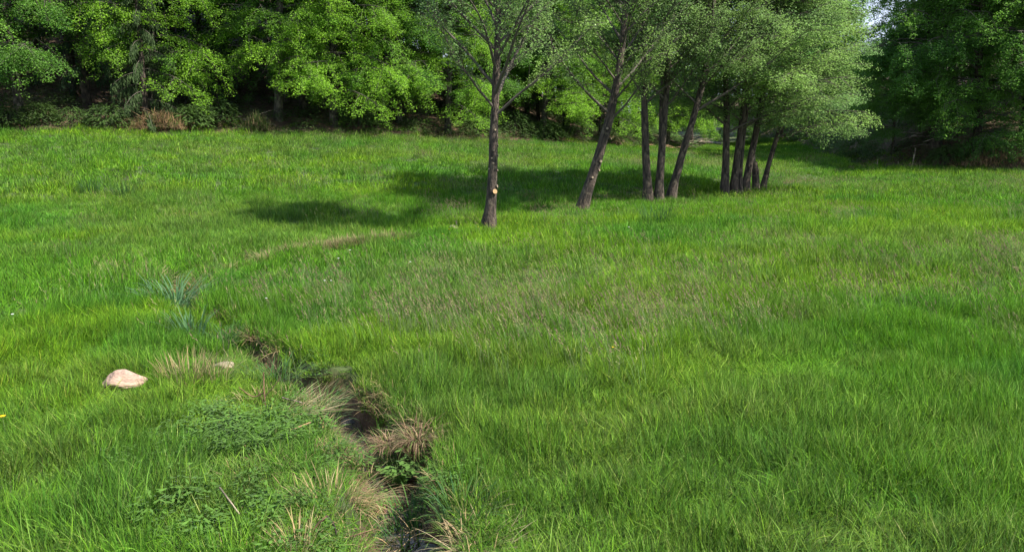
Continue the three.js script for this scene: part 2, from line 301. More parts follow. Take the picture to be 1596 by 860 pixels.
// leaves set out to both sides of a twig, in one loose plane
function spray(f, R, p, dir, len, leafLen, n, col, droop, tilt) {
  const side = V(-dir.z, 0, dir.x); if (side.lengthSq() < 1e-4) side.set(1, 0, 0); side.normalize();
  for (let k = 0; k < n; k++) {
    const t = (k + R()) / n, s = k & 1 ? 1 : -1;
    tmpA.copy(p).addScaledVector(dir, t * len); tmpA.y -= droop * t * t * len;
    const d = V(dir.x * 0.7 + side.x * s * 0.8, dir.y * 0.6 - 0.15 - droop * t + (R() - 0.5) * 0.5, dir.z * 0.7 + side.z * s * 0.8).normalize();
    tmpN.set((R() - 0.5) * tilt, 1, (R() - 0.5) * tilt); tmpN.addScaledVector(d, -tmpN.dot(d)).normalize();
    const v = 0.8 + 0.4 * R();
    f.leaf(tmpA, d, tmpN, leafLen * (0.75 + 0.5 * R()), leafLen * 0.62, [col[0] * v, col[1] * v, col[2] * v]);
  }
}
// leaves spread through a flat-bottomed clump round a twig
function puff(f, R, p, w, h, leafLen, n, col) {
  for (let k = 0; k < n; k++) {
    const a = R() * 6.283, c = R() * 2 - 1, r = Math.cbrt(R()), s = Math.sqrt(1 - c * c), b = R() * 6.283, dn = -0.1 - 0.7 * R();
    tmpA.set(p.x + Math.cos(a) * s * r * w, p.y + c * r * h - 0.25 * h * (s * r) * (s * r), p.z + Math.sin(a) * s * r * w);
    const d = V(Math.cos(b), dn, Math.sin(b)).normalize(); tmpN.set((R() - 0.5) * 1.2, 1, (R() - 0.5) * 1.2); tmpN.addScaledVector(d, -tmpN.dot(d)).normalize();
    const v = 0.75 + 0.5 * R(); f.leaf(tmpA, d, tmpN, leafLen * (0.7 + 0.6 * R()), leafLen * 0.66, [col[0] * v, col[1] * v, col[2] * v]);
  }
}
function wander(R, p, dir, len, n, bend, jit) {              // a bent line of points
  const out = [p.clone()], d = dir.clone(), q = p.clone();
  for (let k = 0; k < n; k++) { d.x += (R() - 0.5) * jit; d.z += (R() - 0.5) * jit; d.y += bend / n + (R() - 0.5) * jit * 0.6; d.normalize(); q.addScaledVector(d, len / n); out.push(q.clone()); }
  return out;
}
const along = (pts, t) => { const x = clamp(t, 0, 0.9999) * (pts.length - 1), i = Math.floor(x); return pts[i].clone().lerp(pts[i + 1], x - i); };
const heading = (pts, t) => { const i = Math.min(Math.floor(t * (pts.length - 1)), pts.length - 2); return pts[i + 1].clone().sub(pts[i]).normalize(); };

// a broad-leaved tree of the wood's edge: low arching boughs on its open (+z) side, layered sprays; what stands above the picture is coarser
function broadleaf(seed, o) {
  const R = rng(seed), trunk = new Tubes(), limbs = new Tubes(), f = new Faces(), H = o.H;
  const tp = wander(R, V(0, -0.4, 0), V(o.leanX || 0, 1, 0.03).normalize(), H * 0.92, 12, 0.1, 0.09);
  trunk.tube(tp, tp.map((_, k) => o.r * (k === 0 ? 1.35 : 1.05 - 0.9 * k / 12)), 12, 0.1, seed);
  const FINE = 12.5;
  for (let k = 0; k < o.n; k++) {
    const u = (k + 0.5) / o.n, hh = o.low + (FINE - o.low) * u + (R() - 0.5) * 0.6, open = sstep(1.5, 9, hh) * 0.55 + 0.45;
    const az = (R() - 0.5) * 2 * Math.PI * open * 0.95, p = along(tp, hh / (H * 0.92)), L = o.R * (0.65 + 0.5 * R()) * lerp(0.8, 1, sstep(0, 6, hh)) * lerp(0.75, 1, Math.cos(az) * 0.5 + 0.5);
    const d = V(Math.sin(az), 0.25 + 0.45 * R(), Math.cos(az)).normalize(), lp = wander(R, p, d, L, 7, -0.2 - 0.8 * R(), 0.28);
    limbs.tube(lp, lp.map((_, j) => lerp(0.035 + L * 0.007, 0.008, j / 7)), 5);
    const shade = 0.85 + 0.3 * R(), tone = R();
    const base = [lerp(o.c0[0], o.c1[0], tone) * shade, lerp(o.c0[1], o.c1[1], tone) * shade, lerp(o.c0[2], o.c1[2], tone) * shade];
    for (let s = 0; s < o.sub; s++) {
      const t = 0.22 + 0.78 * (s + R()) / o.sub, sp = along(lp, t), sd = heading(lp, t), sg = s & 1 ? 1 : -1;
      const hang = t > 0.45 ? 0.25 + 0.9 * R() : 0.1, dd = V(sd.x * 0.6 - sd.z * sg * (0.3 + R() * 0.9), sd.y * 0.4 - hang, sd.z * 0.6 + sd.x * sg * (0.3 + R() * 0.9)).normalize(), SL = (1.1 + 1.1 * R()) * lerp(0.9, 1.1, t);
      const pp = wander(R, sp, dd, SL, 4, -0.35, 0.35);
      limbs.tube(pp, [0.014, 0.011, 0.008, 0.006, 0.003], 3);
      for (let w = 0; w < o.tw; w++) {
        const tt = 0.1 + 0.9 * (w + R()) / o.tw, q = along(pp, tt), hd = heading(pp, tt), g2 = w & 1 ? 1 : -1;
        const td = V(hd.x - hd.z * g2 * 0.9, hd.y * 0.5 - 0.12 + (R() - 0.5) * 0.3, hd.z + hd.x * g2 * 0.9).normalize();
        puff(f, R, q.addScaledVector(td, 0.35 * R()), 0.22 + 0.2 * R(), 0.1 + 0.16 * R(), o.leaf, o.lv, base);
      }
    }
  }
  for (let k = 0; k < 26; k++) {                             // top of the crown
    const u = k / 26, hh = lerp(FINE - 1, H * 0.98, u), az = k * 2.4, p = along(tp, Math.min(0.99, hh / H)), L = o.R * lerp(1, 0.3, u);
    const lp = wander(R, p, V(Math.sin(az), 0.6, Math.cos(az)).normalize(), L, 4, -0.7, 0.2);
    limbs.tube(lp, [0.05, 0.04, 0.03, 0.02, 0.008], 4);
    for (let s = 0; s < 30; s++) { const q = along(lp, 0.2 + 0.8 * R()).add(V((R() - 0.5) * 1.6, (R() - 0.5) * 0.9, (R() - 0.5) * 1.6)); spray(f, R, q, V(R() - 0.5, -0.1, R() - 0.5).normalize(), 0.8, 0.42, 4, o.c0, 0.2, 1); }
  }
  return { trunk: trunk.geo(), limbs: limbs.geo(), crown: f.geo() };
}
// a tree inside the wood: bare stem, coarse crown high up, a few dead stubs
function innerTree(seed, o) {
  const R = rng(seed), trunk = new Tubes(), limbs = new Tubes(), f = new Faces(), H = o.H;
  const tp = wander(R, V(0, -0.4, 0), V((R() - 0.5) * 0.08, 1, (R() - 0.5) * 0.08).normalize(), H * 0.92, 10, 0.1, 0.05);
  trunk.tube(tp, tp.map((_, k) => o.r * (k === 0 ? 1.3 : 1.05 - 0.85 * k / 10)), 10, 0.08, seed);
  for (let k = 0; k < 44; k++) {
    const u = k / 44, hh = lerp(o.low, H * 0.97, Math.pow(u, 1.1)), az = k * 2.4 + R(), p = along(tp, Math.min(0.99, hh / H)), L = o.R * lerp(1.05, 0.35, u) * (0.7 + 0.5 * R());
    const lp = wander(R, p, V(Math.sin(az), 0.35, Math.cos(az)).normalize(), L, 4, -0.7, 0.2);
    limbs.tube(lp, [0.05, 0.04, 0.03, 0.02, 0.008], 4);
    const tone = R(), base = [lerp(o.c0[0], o.c1[0], tone), lerp(o.c0[1], o.c1[1], tone), lerp(o.c0[2], o.c1[2], tone)], fine = hh < 11;
    for (let s = 0; s < (fine ? 46 : 26); s++) { const q = along(lp, 0.15 + 0.85 * R()).add(V((R() - 0.5) * 1.5, (R() - 0.5) * 0.5, (R() - 0.5) * 1.5)); spray(f, R, q, V(R() - 0.5, -0.1, R() - 0.5).normalize(), fine ? 0.5 : 0.8, fine ? 0.2 : 0.4, fine ? 7 : 4, base, 0.2, 1); }
  }
  return { trunk: trunk.geo(), limbs: limbs.geo(), crown: f.geo() };
}
function spruce(seed, o) {
  const R = rng(seed), trunk = new Tubes(), limbs = new Tubes(), f = new Faces(), H = o.H;
  const tp = wander(R, V(0, -0.4, 0), V(0, 1, 0), H, 10, 0, 0.01);
  trunk.tube(tp, tp.map((_, k) => o.r * (1.1 - 1.05 * k / 10)), 10, 0.06, seed);
  for (let k = 0; k < o.n; k++) {
    const u = k / o.n, hh = lerp(o.low, H * 0.98, u), az = k * 2.4 + R() * 0.5, L = o.R * (1 - u * 0.92) * (0.75 + 0.4 * R());
    const lp = wander(R, along(tp, hh / H), V(Math.sin(az), 0.1, Math.cos(az)).normalize(), L, 6, -0.9, 0.06);
    limbs.tube(lp, lp.map((_, j) => lerp(0.03, 0.006, j / 6)), 4);
    for (let s = 0; s < o.tw; s++) {
      const t = 0.12 + 0.88 * R(), q = along(lp, t), v = 0.7 + 0.6 * R(), hang = 0.3 + 0.45 * R();
      q.x += (R() - 0.5) * 0.35; q.z += (R() - 0.5) * 0.35;
      for (let j = 0; j < 7; j++) { const d = V((R() - 0.5) * 0.8, -1, (R() - 0.5) * 0.8).normalize(), n = V(R() - 0.5, 0.2, R() - 0.5); n.addScaledVector(d, -n.dot(d)).normalize(); f.leaf(tmpA.set(q.x + (R() - 0.5) * 0.1, q.y - hang * j / 7, q.z + (R() - 0.5) * 0.1), d, n, 0.24, 0.055, [o.c[0] * v, o.c[1] * v, o.c[2] * v]); }
    }
  }
  return { trunk: trunk.geo(), limbs: limbs.geo(), crown: f.geo() };
}
function plantTree(name, kit, mats, label, category, x, z, turn, scale, group) {
  const t = thing(name, label, category, V(x, height(x, z), z), group);
  t.rotation.y = turn; t.scale.setScalar(scale);
  part(t, 'trunk', kit.trunk, mats[0]); part(t, 'limbs', kit.limbs, mats[1]).userData.kind = 'stuff'; part(t, 'crown', kit.crown, mats[2]);
  return t;
}
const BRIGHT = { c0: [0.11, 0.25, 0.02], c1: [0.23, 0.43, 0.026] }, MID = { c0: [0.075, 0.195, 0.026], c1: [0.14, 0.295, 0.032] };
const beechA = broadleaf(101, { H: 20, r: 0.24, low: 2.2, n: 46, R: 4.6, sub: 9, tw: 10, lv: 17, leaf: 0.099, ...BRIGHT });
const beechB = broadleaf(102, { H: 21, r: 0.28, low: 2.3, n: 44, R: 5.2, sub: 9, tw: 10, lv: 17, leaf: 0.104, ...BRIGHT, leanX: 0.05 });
const beechC = broadleaf(103, { H: 18, r: 0.2, low: 2.6, n: 42, R: 3.8, sub: 9, tw: 10, lv: 17, leaf: 0.095, ...MID });
const beechD = broadleaf(104, { H: 22, r: 0.3, low: 2.8, n: 44, R: 5.4, sub: 9, tw: 10, lv: 17, leaf: 0.108, ...MID });
const beechE = broadleaf(105, { H: 21, r: 0.27, low: 1.0, n: 44, R: 4.8, sub: 9, tw: 10, lv: 17, leaf: 0.104, ...MID, leanX: -0.04 });
const innerA = innerTree(111, { H: 22, r: 0.2, low: 5.5, R: 4.4, ...MID }), innerB = innerTree(112, { H: 24, r: 0.26, low: 7, R: 4.8, ...MID }), innerC = innerTree(113, { H: 20, r: 0.15, low: 3.5, R: 3.6, ...MID });
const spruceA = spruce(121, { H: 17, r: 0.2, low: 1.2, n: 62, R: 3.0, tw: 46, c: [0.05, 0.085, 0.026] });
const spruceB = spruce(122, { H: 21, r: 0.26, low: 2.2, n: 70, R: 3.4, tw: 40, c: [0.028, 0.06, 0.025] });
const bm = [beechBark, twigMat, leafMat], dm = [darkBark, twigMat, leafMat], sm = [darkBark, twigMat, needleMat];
// along the edge of the left wood; [px of the photograph, metres behind the edge, kit, turn, scale, label]
const edgeX = (px, inside, E, far) => { for (let z = -30; z > -130; z -= 0.1) { const x = (px - 798) / FOCAL * -z; if ((E === LEFT ? inLeft(x, z) : inRight(x, z))[0] > inside) return [x, z]; } return [0, -100]; };
const leftEdge = [
  [-60, 1.5, beechC, 0.5, 1.05, 'leafy mid green tree beside the leftmost wood edge, cut by the frame'],
  [45, 1.8, beechC, 0.9, 1.1, 'mid green broad-leaved tree first at the left end of the wood'],
  [252, 3.2, beechA, 0.75, 1.0, 'bright green tree column above the drooping spruce and brown brush'],
  [440, 2.2, beechB, 0.6, 0.95, 'big bright yellow-green beech with low drooping boughs right of the dark gap'],
  [525, 1.6, beechA, 0.7, 1.02, 'bright beech whose lowest bough hangs almost to the meadow'],
  [625, 2.6, beechC, 0.6, 1.1, 'softer grey-green tree between two bright beeches'],
  [700, 1.4, beechA, 0.4, 0.92, 'bright beech just left of the lone alder, skirt down to the grass'],
  [845, 2.2, beechB, 0.5, 0.9, 'yellow-green beech seen between the two foremost alders'],
  [935, 1.6, beechA, 0.5, 0.95, 'bright green beech behind the leaning alder trunk'],
  [1035, 1.6, beechB, 0.6, 0.95, 'bright beech beyond the twin alder trunks near the brush pile'],
  [1095, 3.0, beechC, 0.3, 1.1, 'shaded green tree behind the brush pile'],
];
leftEdge.push(
  [480, 4.2, beechC, 0.8, 1.1, 'mid green tree standing behind the big drooping beech'],
  [575, 3.6, beechB, 0.7, 1.0, 'green beech with a rounded crown left of the grey-green tree'],
  [765, 3.4, beechC, 0.5, 1.05, 'mid green tree straight behind the lone alder trunk'],
  [880, 4.0, beechC, 0.5, 1.1, 'mid green tree behind the yellow-green beech'],
  [985, 3.4, beechA, 0.6, 1.0, 'fresh green beech left of the twin alder trunks'],
  [1150, 3.0, beechD, 0.2, 0.7, 'dark blue-green tree seen through the far alder clump']);
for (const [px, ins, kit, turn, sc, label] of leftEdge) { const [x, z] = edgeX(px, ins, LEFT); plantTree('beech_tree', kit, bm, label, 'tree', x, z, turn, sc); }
{
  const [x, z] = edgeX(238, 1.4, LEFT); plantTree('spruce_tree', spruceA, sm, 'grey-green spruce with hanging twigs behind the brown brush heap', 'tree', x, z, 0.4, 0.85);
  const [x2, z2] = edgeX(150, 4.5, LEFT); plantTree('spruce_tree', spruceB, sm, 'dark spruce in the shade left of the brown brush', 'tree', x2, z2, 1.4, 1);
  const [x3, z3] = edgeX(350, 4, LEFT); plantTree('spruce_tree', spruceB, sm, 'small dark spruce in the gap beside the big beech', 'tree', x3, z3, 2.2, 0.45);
}
const rightEdge = [
  [1235, 4, beechD, -0.4, 0.55, 'small shaded tree at the far end of the valley left of the sky gap'],
  [1385, 1.6, beechC, -0.6, 0.5, 'low shaded tree at the corner of the right wood'],
  [1450, 2.4, beechD, -0.8, 1.0, 'tall shaded tree above the leaning pale post and bleached branches'],
  [1432, 6.5, beechE, -0.7, 1.0, 'tall shaded tree just right of the sky gap'],
  [1515, 1.8, beechE, -0.9, 1.0, 'shaded spreading tree above the thin stake on the right edge'],
  [1585, 2.6, beechD, -0.6, 1.05, 'shaded tree with a thick trunk at the right border'],
  [1670, 2.5, beechE, -0.5, 1.05, 'shaded tree reaching in at the right border of the wood'],
];
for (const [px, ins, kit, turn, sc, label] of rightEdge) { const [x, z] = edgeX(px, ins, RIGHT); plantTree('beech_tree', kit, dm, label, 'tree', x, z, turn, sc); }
{
  const R = rng(9), kits = [innerA, innerB, innerC];
  const plant = (E, x, z) => plantTree('forest_tree', kits[Math.floor(R() * 3)], [[beechBark, darkBark][Math.floor(R() * 2)], twigMat, leafMat], E === LEFT ? 'slender tree deep in the shade of the left wood' : 'slender tree deep in the shade of the right wood', 'tree', x, z, R() * 6.28, 0.85 + 0.3 * R(), E === LEFT ? 'trees inside the left wood' : 'trees inside the right wood');
  for (let gz = -30; gz > -134; gz -= 4.3) for (let gx = -80; gx < 80; gx += 4.3) {
    const x = gx + (R() - 0.5) * 3, z = gz + (R() - 0.5) * 3, [dl] = inLeft(x, z), [dr] = inRight(x, z);
    if (Math.abs(x) > -z * 0.72 + 8) continue;
    const q = 798 + x / -z * FOCAL; if (q > 1255 && q < 1425) { if (dr > 3 && dr < 26 && dl < 0) plantTree('young_tree', innerC, [darkBark, twigMat, leafMat], 'young tree on the slope below the sky gap', 'tree', x, z, R() * 6.28, 0.34 + 0.08 * R(), 'young trees on the slope below the sky gap'); continue; }
    if (dl > 5.5 && dl < 30 && dr < 0) plant(LEFT, x, z); else if (dr > 6 && dr < 26 && dl < 0) plant(RIGHT, x, z);
  }
  const far = [[15, -92], [19, -100], [25, -104], [41, -104], [38, -94], [22, -98], [12, -98], [28, -112], [26, -90], [31, -92]];
  far.forEach(([x, z], i) => plantTree('forest_tree', i & 1 ? beechD : beechE, dm, 'dark tree closing the far end of the valley', 'tree', x, z, R() * 2 - 1, 0.6 + 0.15 * R(), 'trees at the far end of the valley'));
}

// ---------------------------------------------------------------- alders along the brook
function alder(name, label, px, o) {
  const R = rng(o.seed), b = ground(...px[0]), z = b.z;
  const pts = px.map(([x, y], k) => k ? away(x, y, z + (o.dz || 0) * k) : b.clone());
  const end = pts[pts.length - 1], d = end.clone().sub(pts[pts.length - 2]).normalize(); d.lerp(V(0, 1, 0), 0.35).normalize();
  while (pts[pts.length - 1].y - b.y < o.H) { d.x += (R() - 0.5) * 0.14; d.z += (R() - 0.5) * 0.14; d.normalize(); pts.push(pts[pts.length - 1].clone().addScaledVector(d, 1)); }
  const smooth = new THREE.CatmullRomCurve3(pts.map((p) => p.clone().sub(b)), false, 'centripetal').getPoints(44);
  smooth[0].y -= 0.25; const n = smooth.length - 1;
  const t = thing(name, label, 'tree', b, o.group), trunk = new Tubes(), limbs = new Tubes(), f = new Faces();
  const rad = smooth.map((q) => { const h = clamp(q.y / o.H, 0, 1); return o.r * Math.max(0.06, (1 - h) ** 0.85) * (1 + 0.85 * Math.exp(-Math.max(q.y, 0) / 0.32)); });
  trunk.tube(smooth, rad, 16, 0.1, o.seed * 3.7);
  part(t, 'trunk', trunk.geo(), alderBark);
  for (let k = 0; k < o.n; k++) {
    const u = (k + 0.3 * R()) / o.n, hh = lerp(o.low, o.H * 0.97, u), i = smooth.findIndex((q) => q.y >= hh); if (i < 1) continue;
    const p = smooth[i - 1].clone().lerp(smooth[i], (hh - smooth[i - 1].y) / Math.max(1e-3, smooth[i].y - smooth[i - 1].y));
    let az = k * 2.39996 + R() * 0.7; const dirx = Math.cos(az), dirz = Math.sin(az), bias = o.bias || 0;
    const toward = dirx * (bias >= 0 ? 1 : -1), L = o.R * lerp(1, 0.4, u) * (0.7 + 0.5 * R()) * (1 + Math.abs(bias) * toward * 0.6);
    const dd = V(dirx, lerp(o.up ?? 0.75, 1.2, u) + (R() - 0.5) * 0.3, dirz).normalize();
    const lp = wander(R, p, dd, L, 8, o.bend ?? 0.15, 0.22), lr = 0.012 + L * 0.0095;
    const lt = new Tubes(); lt.tube(lp, lp.map((_, j) => lerp(lr, 0.008, j / 8)), 6); part(t, 'limb', lt.geo(), twigMat);
    const tone = R(), sh = 0.85 + 0.3 * R(), cb = o.pale ? 1.25 : 1.05, base = [lerp(0.12, 0.17, tone) * sh * cb, lerp(0.215, 0.275, tone) * sh * cb, lerp(0.068, 0.06, tone) * sh * cb];
    for (let s = 0; s < o.sub; s++) {
      const tt = 0.18 + 0.82 * (s + R()) / o.sub, q = along(lp, tt), hd = heading(lp, tt), sg = s & 1 ? 1 : -1;
      const sd = V(hd.x - hd.z * sg * 0.8 + (R() - 0.5) * 0.5, hd.y + (R() - 0.5) * 0.6 - (o.droop || 0), hd.z + hd.x * sg * 0.8 + (R() - 0.5) * 0.5).normalize(), SL = lerp(1.5, 0.6, tt) * (0.6 + 0.7 * R()) * (o.subL || 1);
      const pp = wander(R, q, sd, SL, 4, -(o.droop || 0), 0.3);
      limbs.tube(pp, [0.013, 0.01, 0.008, 0.006, 0.003], 3);
      for (let w = 0; w < o.tw; w++) {
        const t3 = 0.1 + 0.9 * (w + R()) / o.tw, q3 = along(pp, t3), h3 = heading(pp, t3);
        const d3 = V(h3.x + (R() - 0.5) * 1.6, h3.y + (R() - 0.5) * 0.9 - (o.droop || 0) * 0.5, h3.z + (R() - 0.5) * 1.6).normalize(), l3 = 0.3 + 0.3 * R();
        limbs.tube([q3, q3.clone().addScaledVector(d3, l3)], [0.0045, 0.002], 3);
        puff(f, R, q3.addScaledVector(d3, l3 * 0.55), 0.17 + 0.12 * R(), 0.12 + 0.12 * R(), o.leaf || 0.068, o.lv, base);
      }
    }
  }
  tag(part(t, 'twigs', limbs.geo(), twigMat), null, null, null, 'stuff'); part(t, 'crown', f.geo(), leafMat);
  // sawn-off branch stubs with pale cut faces
  for (const [hpx, hpy, side, rr] of o.stubs || []) {
    const q = away(hpx, hpy, z).sub(b), i = clamp(smooth.findIndex((s) => s.y >= q.y), 1, n), c = smooth[i], r = rad[i];
    const out = V(side, 0.25, Math.sqrt(Math.max(0, 1 - side * side))).normalize(), s = new Tubes();
    s.tube([V(0, 0, 0), out.clone().multiplyScalar(r + rr * 0.7)], [rr * 1.5, rr * 1.08], 9, 0, 0);
    const st = part(t, 'branch_stub', s.geo(), alderBark); st.position.copy(c).setY(q.y);
    const cut = part(st, 'cut_face', new THREE.CylinderGeometry(rr, rr * 1.02, 0.012, 12), rr > 0.06 ? paleWood : agedWood); cut.position.copy(out).multiplyScalar(r + rr * 0.7); cut.quaternion.setFromUnitVectors(V(0, 1, 0), out);
  }
  return t;
}
alder('alder_tree', 'foremost lone alder with pruned stubs and one large pale cut', [[761, 357], [767, 292], [770, 200], [774, 100], [777, 0]], { seed: 1, r: 0.143, H: 10.8, low: 3.0, n: 40, R: 3.6, sub: 11, tw: 9, lv: 9, up: 0.95, bend: 0.25,
  stubs: [[773, 300, 0.45, 0.065], [779, 292, 0.9, 0.04], [772, 256, 0.1, 0.026], [763, 265, -0.8, 0.026], [767, 248, -0.3, 0.026], [777, 267, 0.9, 0.026], [768, 236, 0.1, 0.026], [777, 244, 0.95, 0.026], [778, 228, 0.9, 0.025], [773, 204, 0.3, 0.026], [763, 226, -0.95, 0.026]] });
alder('alder_tree', 'leaning alder second from the front with mossy pale trunk foot', [[905, 331], [924, 272], [950, 185], [966, 100], [975, 20]], { seed: 2, r: 0.175, H: 12, low: 2.9, n: 42, R: 3.8, sub: 11, tw: 9, lv: 11, up: 0.75, bend: 0.2,
  stubs: [[943, 202, 0.0, 0.04], [925, 253, 0.3, 0.045], [931, 267, 0.8, 0.035], [917, 278, 0.1, 0.035], [948, 218, 0.95, 0.035], [928, 220, -0.95, 0.026]] });
alder('alder_tree', 'straight dark alder, left stem of the twin behind the leaning one', [[1011, 316], [1006, 220], [1004, 130], [1001, 60]], { seed: 3, r: 0.152, H: 13, low: 3.5, n: 32, R: 3.4, sub: 12, tw: 9, lv: 13, leaf: 0.075, bias: 0.1 });
alder('alder_tree', 'dark alder, right stem of the twin trunks', [[1026, 316], [1033, 220], [1041, 110], [1046, 40]], { seed: 4, r: 0.152, H: 12.5, low: 3.3, n: 32, R: 3.4, sub: 12, tw: 9, lv: 13, leaf: 0.075, bias: 0.2 });
alder('alder_tree', 'thin alder stem hidden close behind the twin trunks', [[1031, 308], [1030, 200], [1033, 110], [1037, 50]], { seed: 5, r: 0.092, H: 10.5, low: 4.4, n: 16, R: 2.4, sub: 7, tw: 7, lv: 10 });
alder('alder_tree', 'dark alder slanting to the right beside the twin trunks', [[1044, 313], [1063, 243], [1085, 170], [1102, 95]], { seed: 6, r: 0.152, H: 12, low: 3.2, n: 34, R: 3.6, sub: 12, tw: 9, lv: 13, leaf: 0.075, bias: 0.25 });
const DROOP = { up: 0.6, bend: -0.45, droop: 0.22, sub: 13, tw: 9, lv: 13, leaf: 0.078, subL: 1.3, pale: true };
alder('alder_tree', 'upright alder, leftmost stem of the far clump', [[1129, 304], [1132, 240], [1133, 170], [1131, 100]], { seed: 7, r: 0.152, H: 13, low: 2.4, n: 36, R: 3.7, ...DROOP });
alder('alder_tree', 'slanting alder, second stem of the far clump', [[1142, 304], [1150, 240], [1158, 180], [1166, 100]], { seed: 8, r: 0.143, H: 13.5, low: 2.6, n: 36, R: 3.9, ...DROOP, bias: 0.2 });
alder('alder_tree', 'mossy alder stem squeezed in the middle of the far clump', [[1151, 303], [1155, 240], [1162, 180], [1172, 110]], { seed: 9, r: 0.138, H: 12, low: 3.3, n: 26, R: 3.4, ...DROOP, bias: 0.2 });
alder('alder_tree', 'alder leaning right, fourth stem of the far clump', [[1160, 301], [1172, 240], [1184, 180], [1197, 110]], { seed: 10, r: 0.152, H: 13, low: 2.7, n: 40, R: 3.2, ...DROOP, bias: 0.25 });
alder('alder_tree', 'slender alder leaning far right at the end of the clump', [[1188, 298], [1200, 252], [1211, 215], [1226, 165]], { seed: 11, r: 0.110, H: 12, low: 2.2, n: 44, R: 2.8, ...DROOP, bias: 0.3 });
{ // the broken dead stem
  const b = ground(1180, 300), t = thing('dead_alder_stem', 'short broken dead alder stem between the last two clump stems', 'tree', b), s = new Tubes();
  const p = [[1180, 300], [1178, 268], [1176, 252]].map(([x, y]) => away(x, y, b.z).sub(b)); p[0].y -= 0.2;
  s.tube(p, [0.17, 0.13, 0.12], 14, 0.12, 5, true); part(t, 'trunk', s.geo(), alderBark);
  const s2 = new Tubes(), q = [[1176, 253], [1175, 240], [1174, 226]].map(([x, y]) => away(x, y, b.z).sub(b));
  s2.tube(q, [0.07, 0.05, 0.015], 8, 0.15, 3, true); part(t, 'splinter', s2.geo(), deadWood);
}

// ---------------------------------------------------------------- undergrowth along the wood's edges
const herbMat = leafMat;
function herb(seed, n, hgt, spread, leaf, col, wide = 0.6) {            // a leafy weed
  const R = rng(seed), f = new Faces();
  for (let k = 0; k < n; k++) {
    const az = R() * 6.283, rr = Math.sqrt(R()) * spread, h = hgt * (0.3 + 0.7 * R()) * (1 - 0.4 * rr / spread), d = V(Math.cos(az + (R() - 0.5)), (R() - 0.5) * 0.7, Math.sin(az + (R() - 0.5))).normalize(), nn = V((R() - 0.5) * 0.9, 1, (R() - 0.5) * 0.9);
    nn.addScaledVector(d, -nn.dot(d)).normalize(); const v = 0.75 + 0.5 * R();
    f.leaf(V(Math.cos(az) * rr, h, Math.sin(az) * rr), d, nn, leaf * (0.6 + 0.8 * R()), leaf * wide, [col[0] * v, col[1] * v, col[2] * v]);
  }
  return f.geo();
}
{
  const R = rng(31), geos = [herb(201, 80, 0.6, 0.45, 0.12, [1, 1, 1]), herb(202, 90, 0.9, 0.5, 0.12, [1, 1, 1]), herb(203, 76, 0.45, 0.5, 0.11, [1, 1, 1])], spots = [];
  for (let k = 0; k < 42000; k++) {
    const x = (R() - 0.5) * 130, z = -25 - R() * 85, [dl] = inLeft(x, z), [dr] = inRight(x, z), d = Math.max(dl, dr), r1 = R(), r2 = R();
    if (d < -0.9 || d > 13 || Math.abs(x) > -z * 0.76 + 3) continue;
    if (r1 > 0.95 * Math.exp(-Math.max(d, 0) / 3.5) * sstep(-1, 0.3, d) + 0.12 * sstep(0, 1, d) || noise2(x * 0.5, z * 0.5) < 0.25) continue;
    const s = (0.6 + 0.9 * r2) * (d < 0.6 ? 0.5 : 1), q = 0.8 + 0.4 * R();
    spots.push({ x, y: height(x, z) - 0.05, z, a: R() * 6.28, s, c: [0.065 * q, 0.13 * q, 0.02 * q] });
  }
  scatter('undergrowth', geos, spots, 'dark leafy undergrowth along the edges of the wood', 'undergrowth');
}

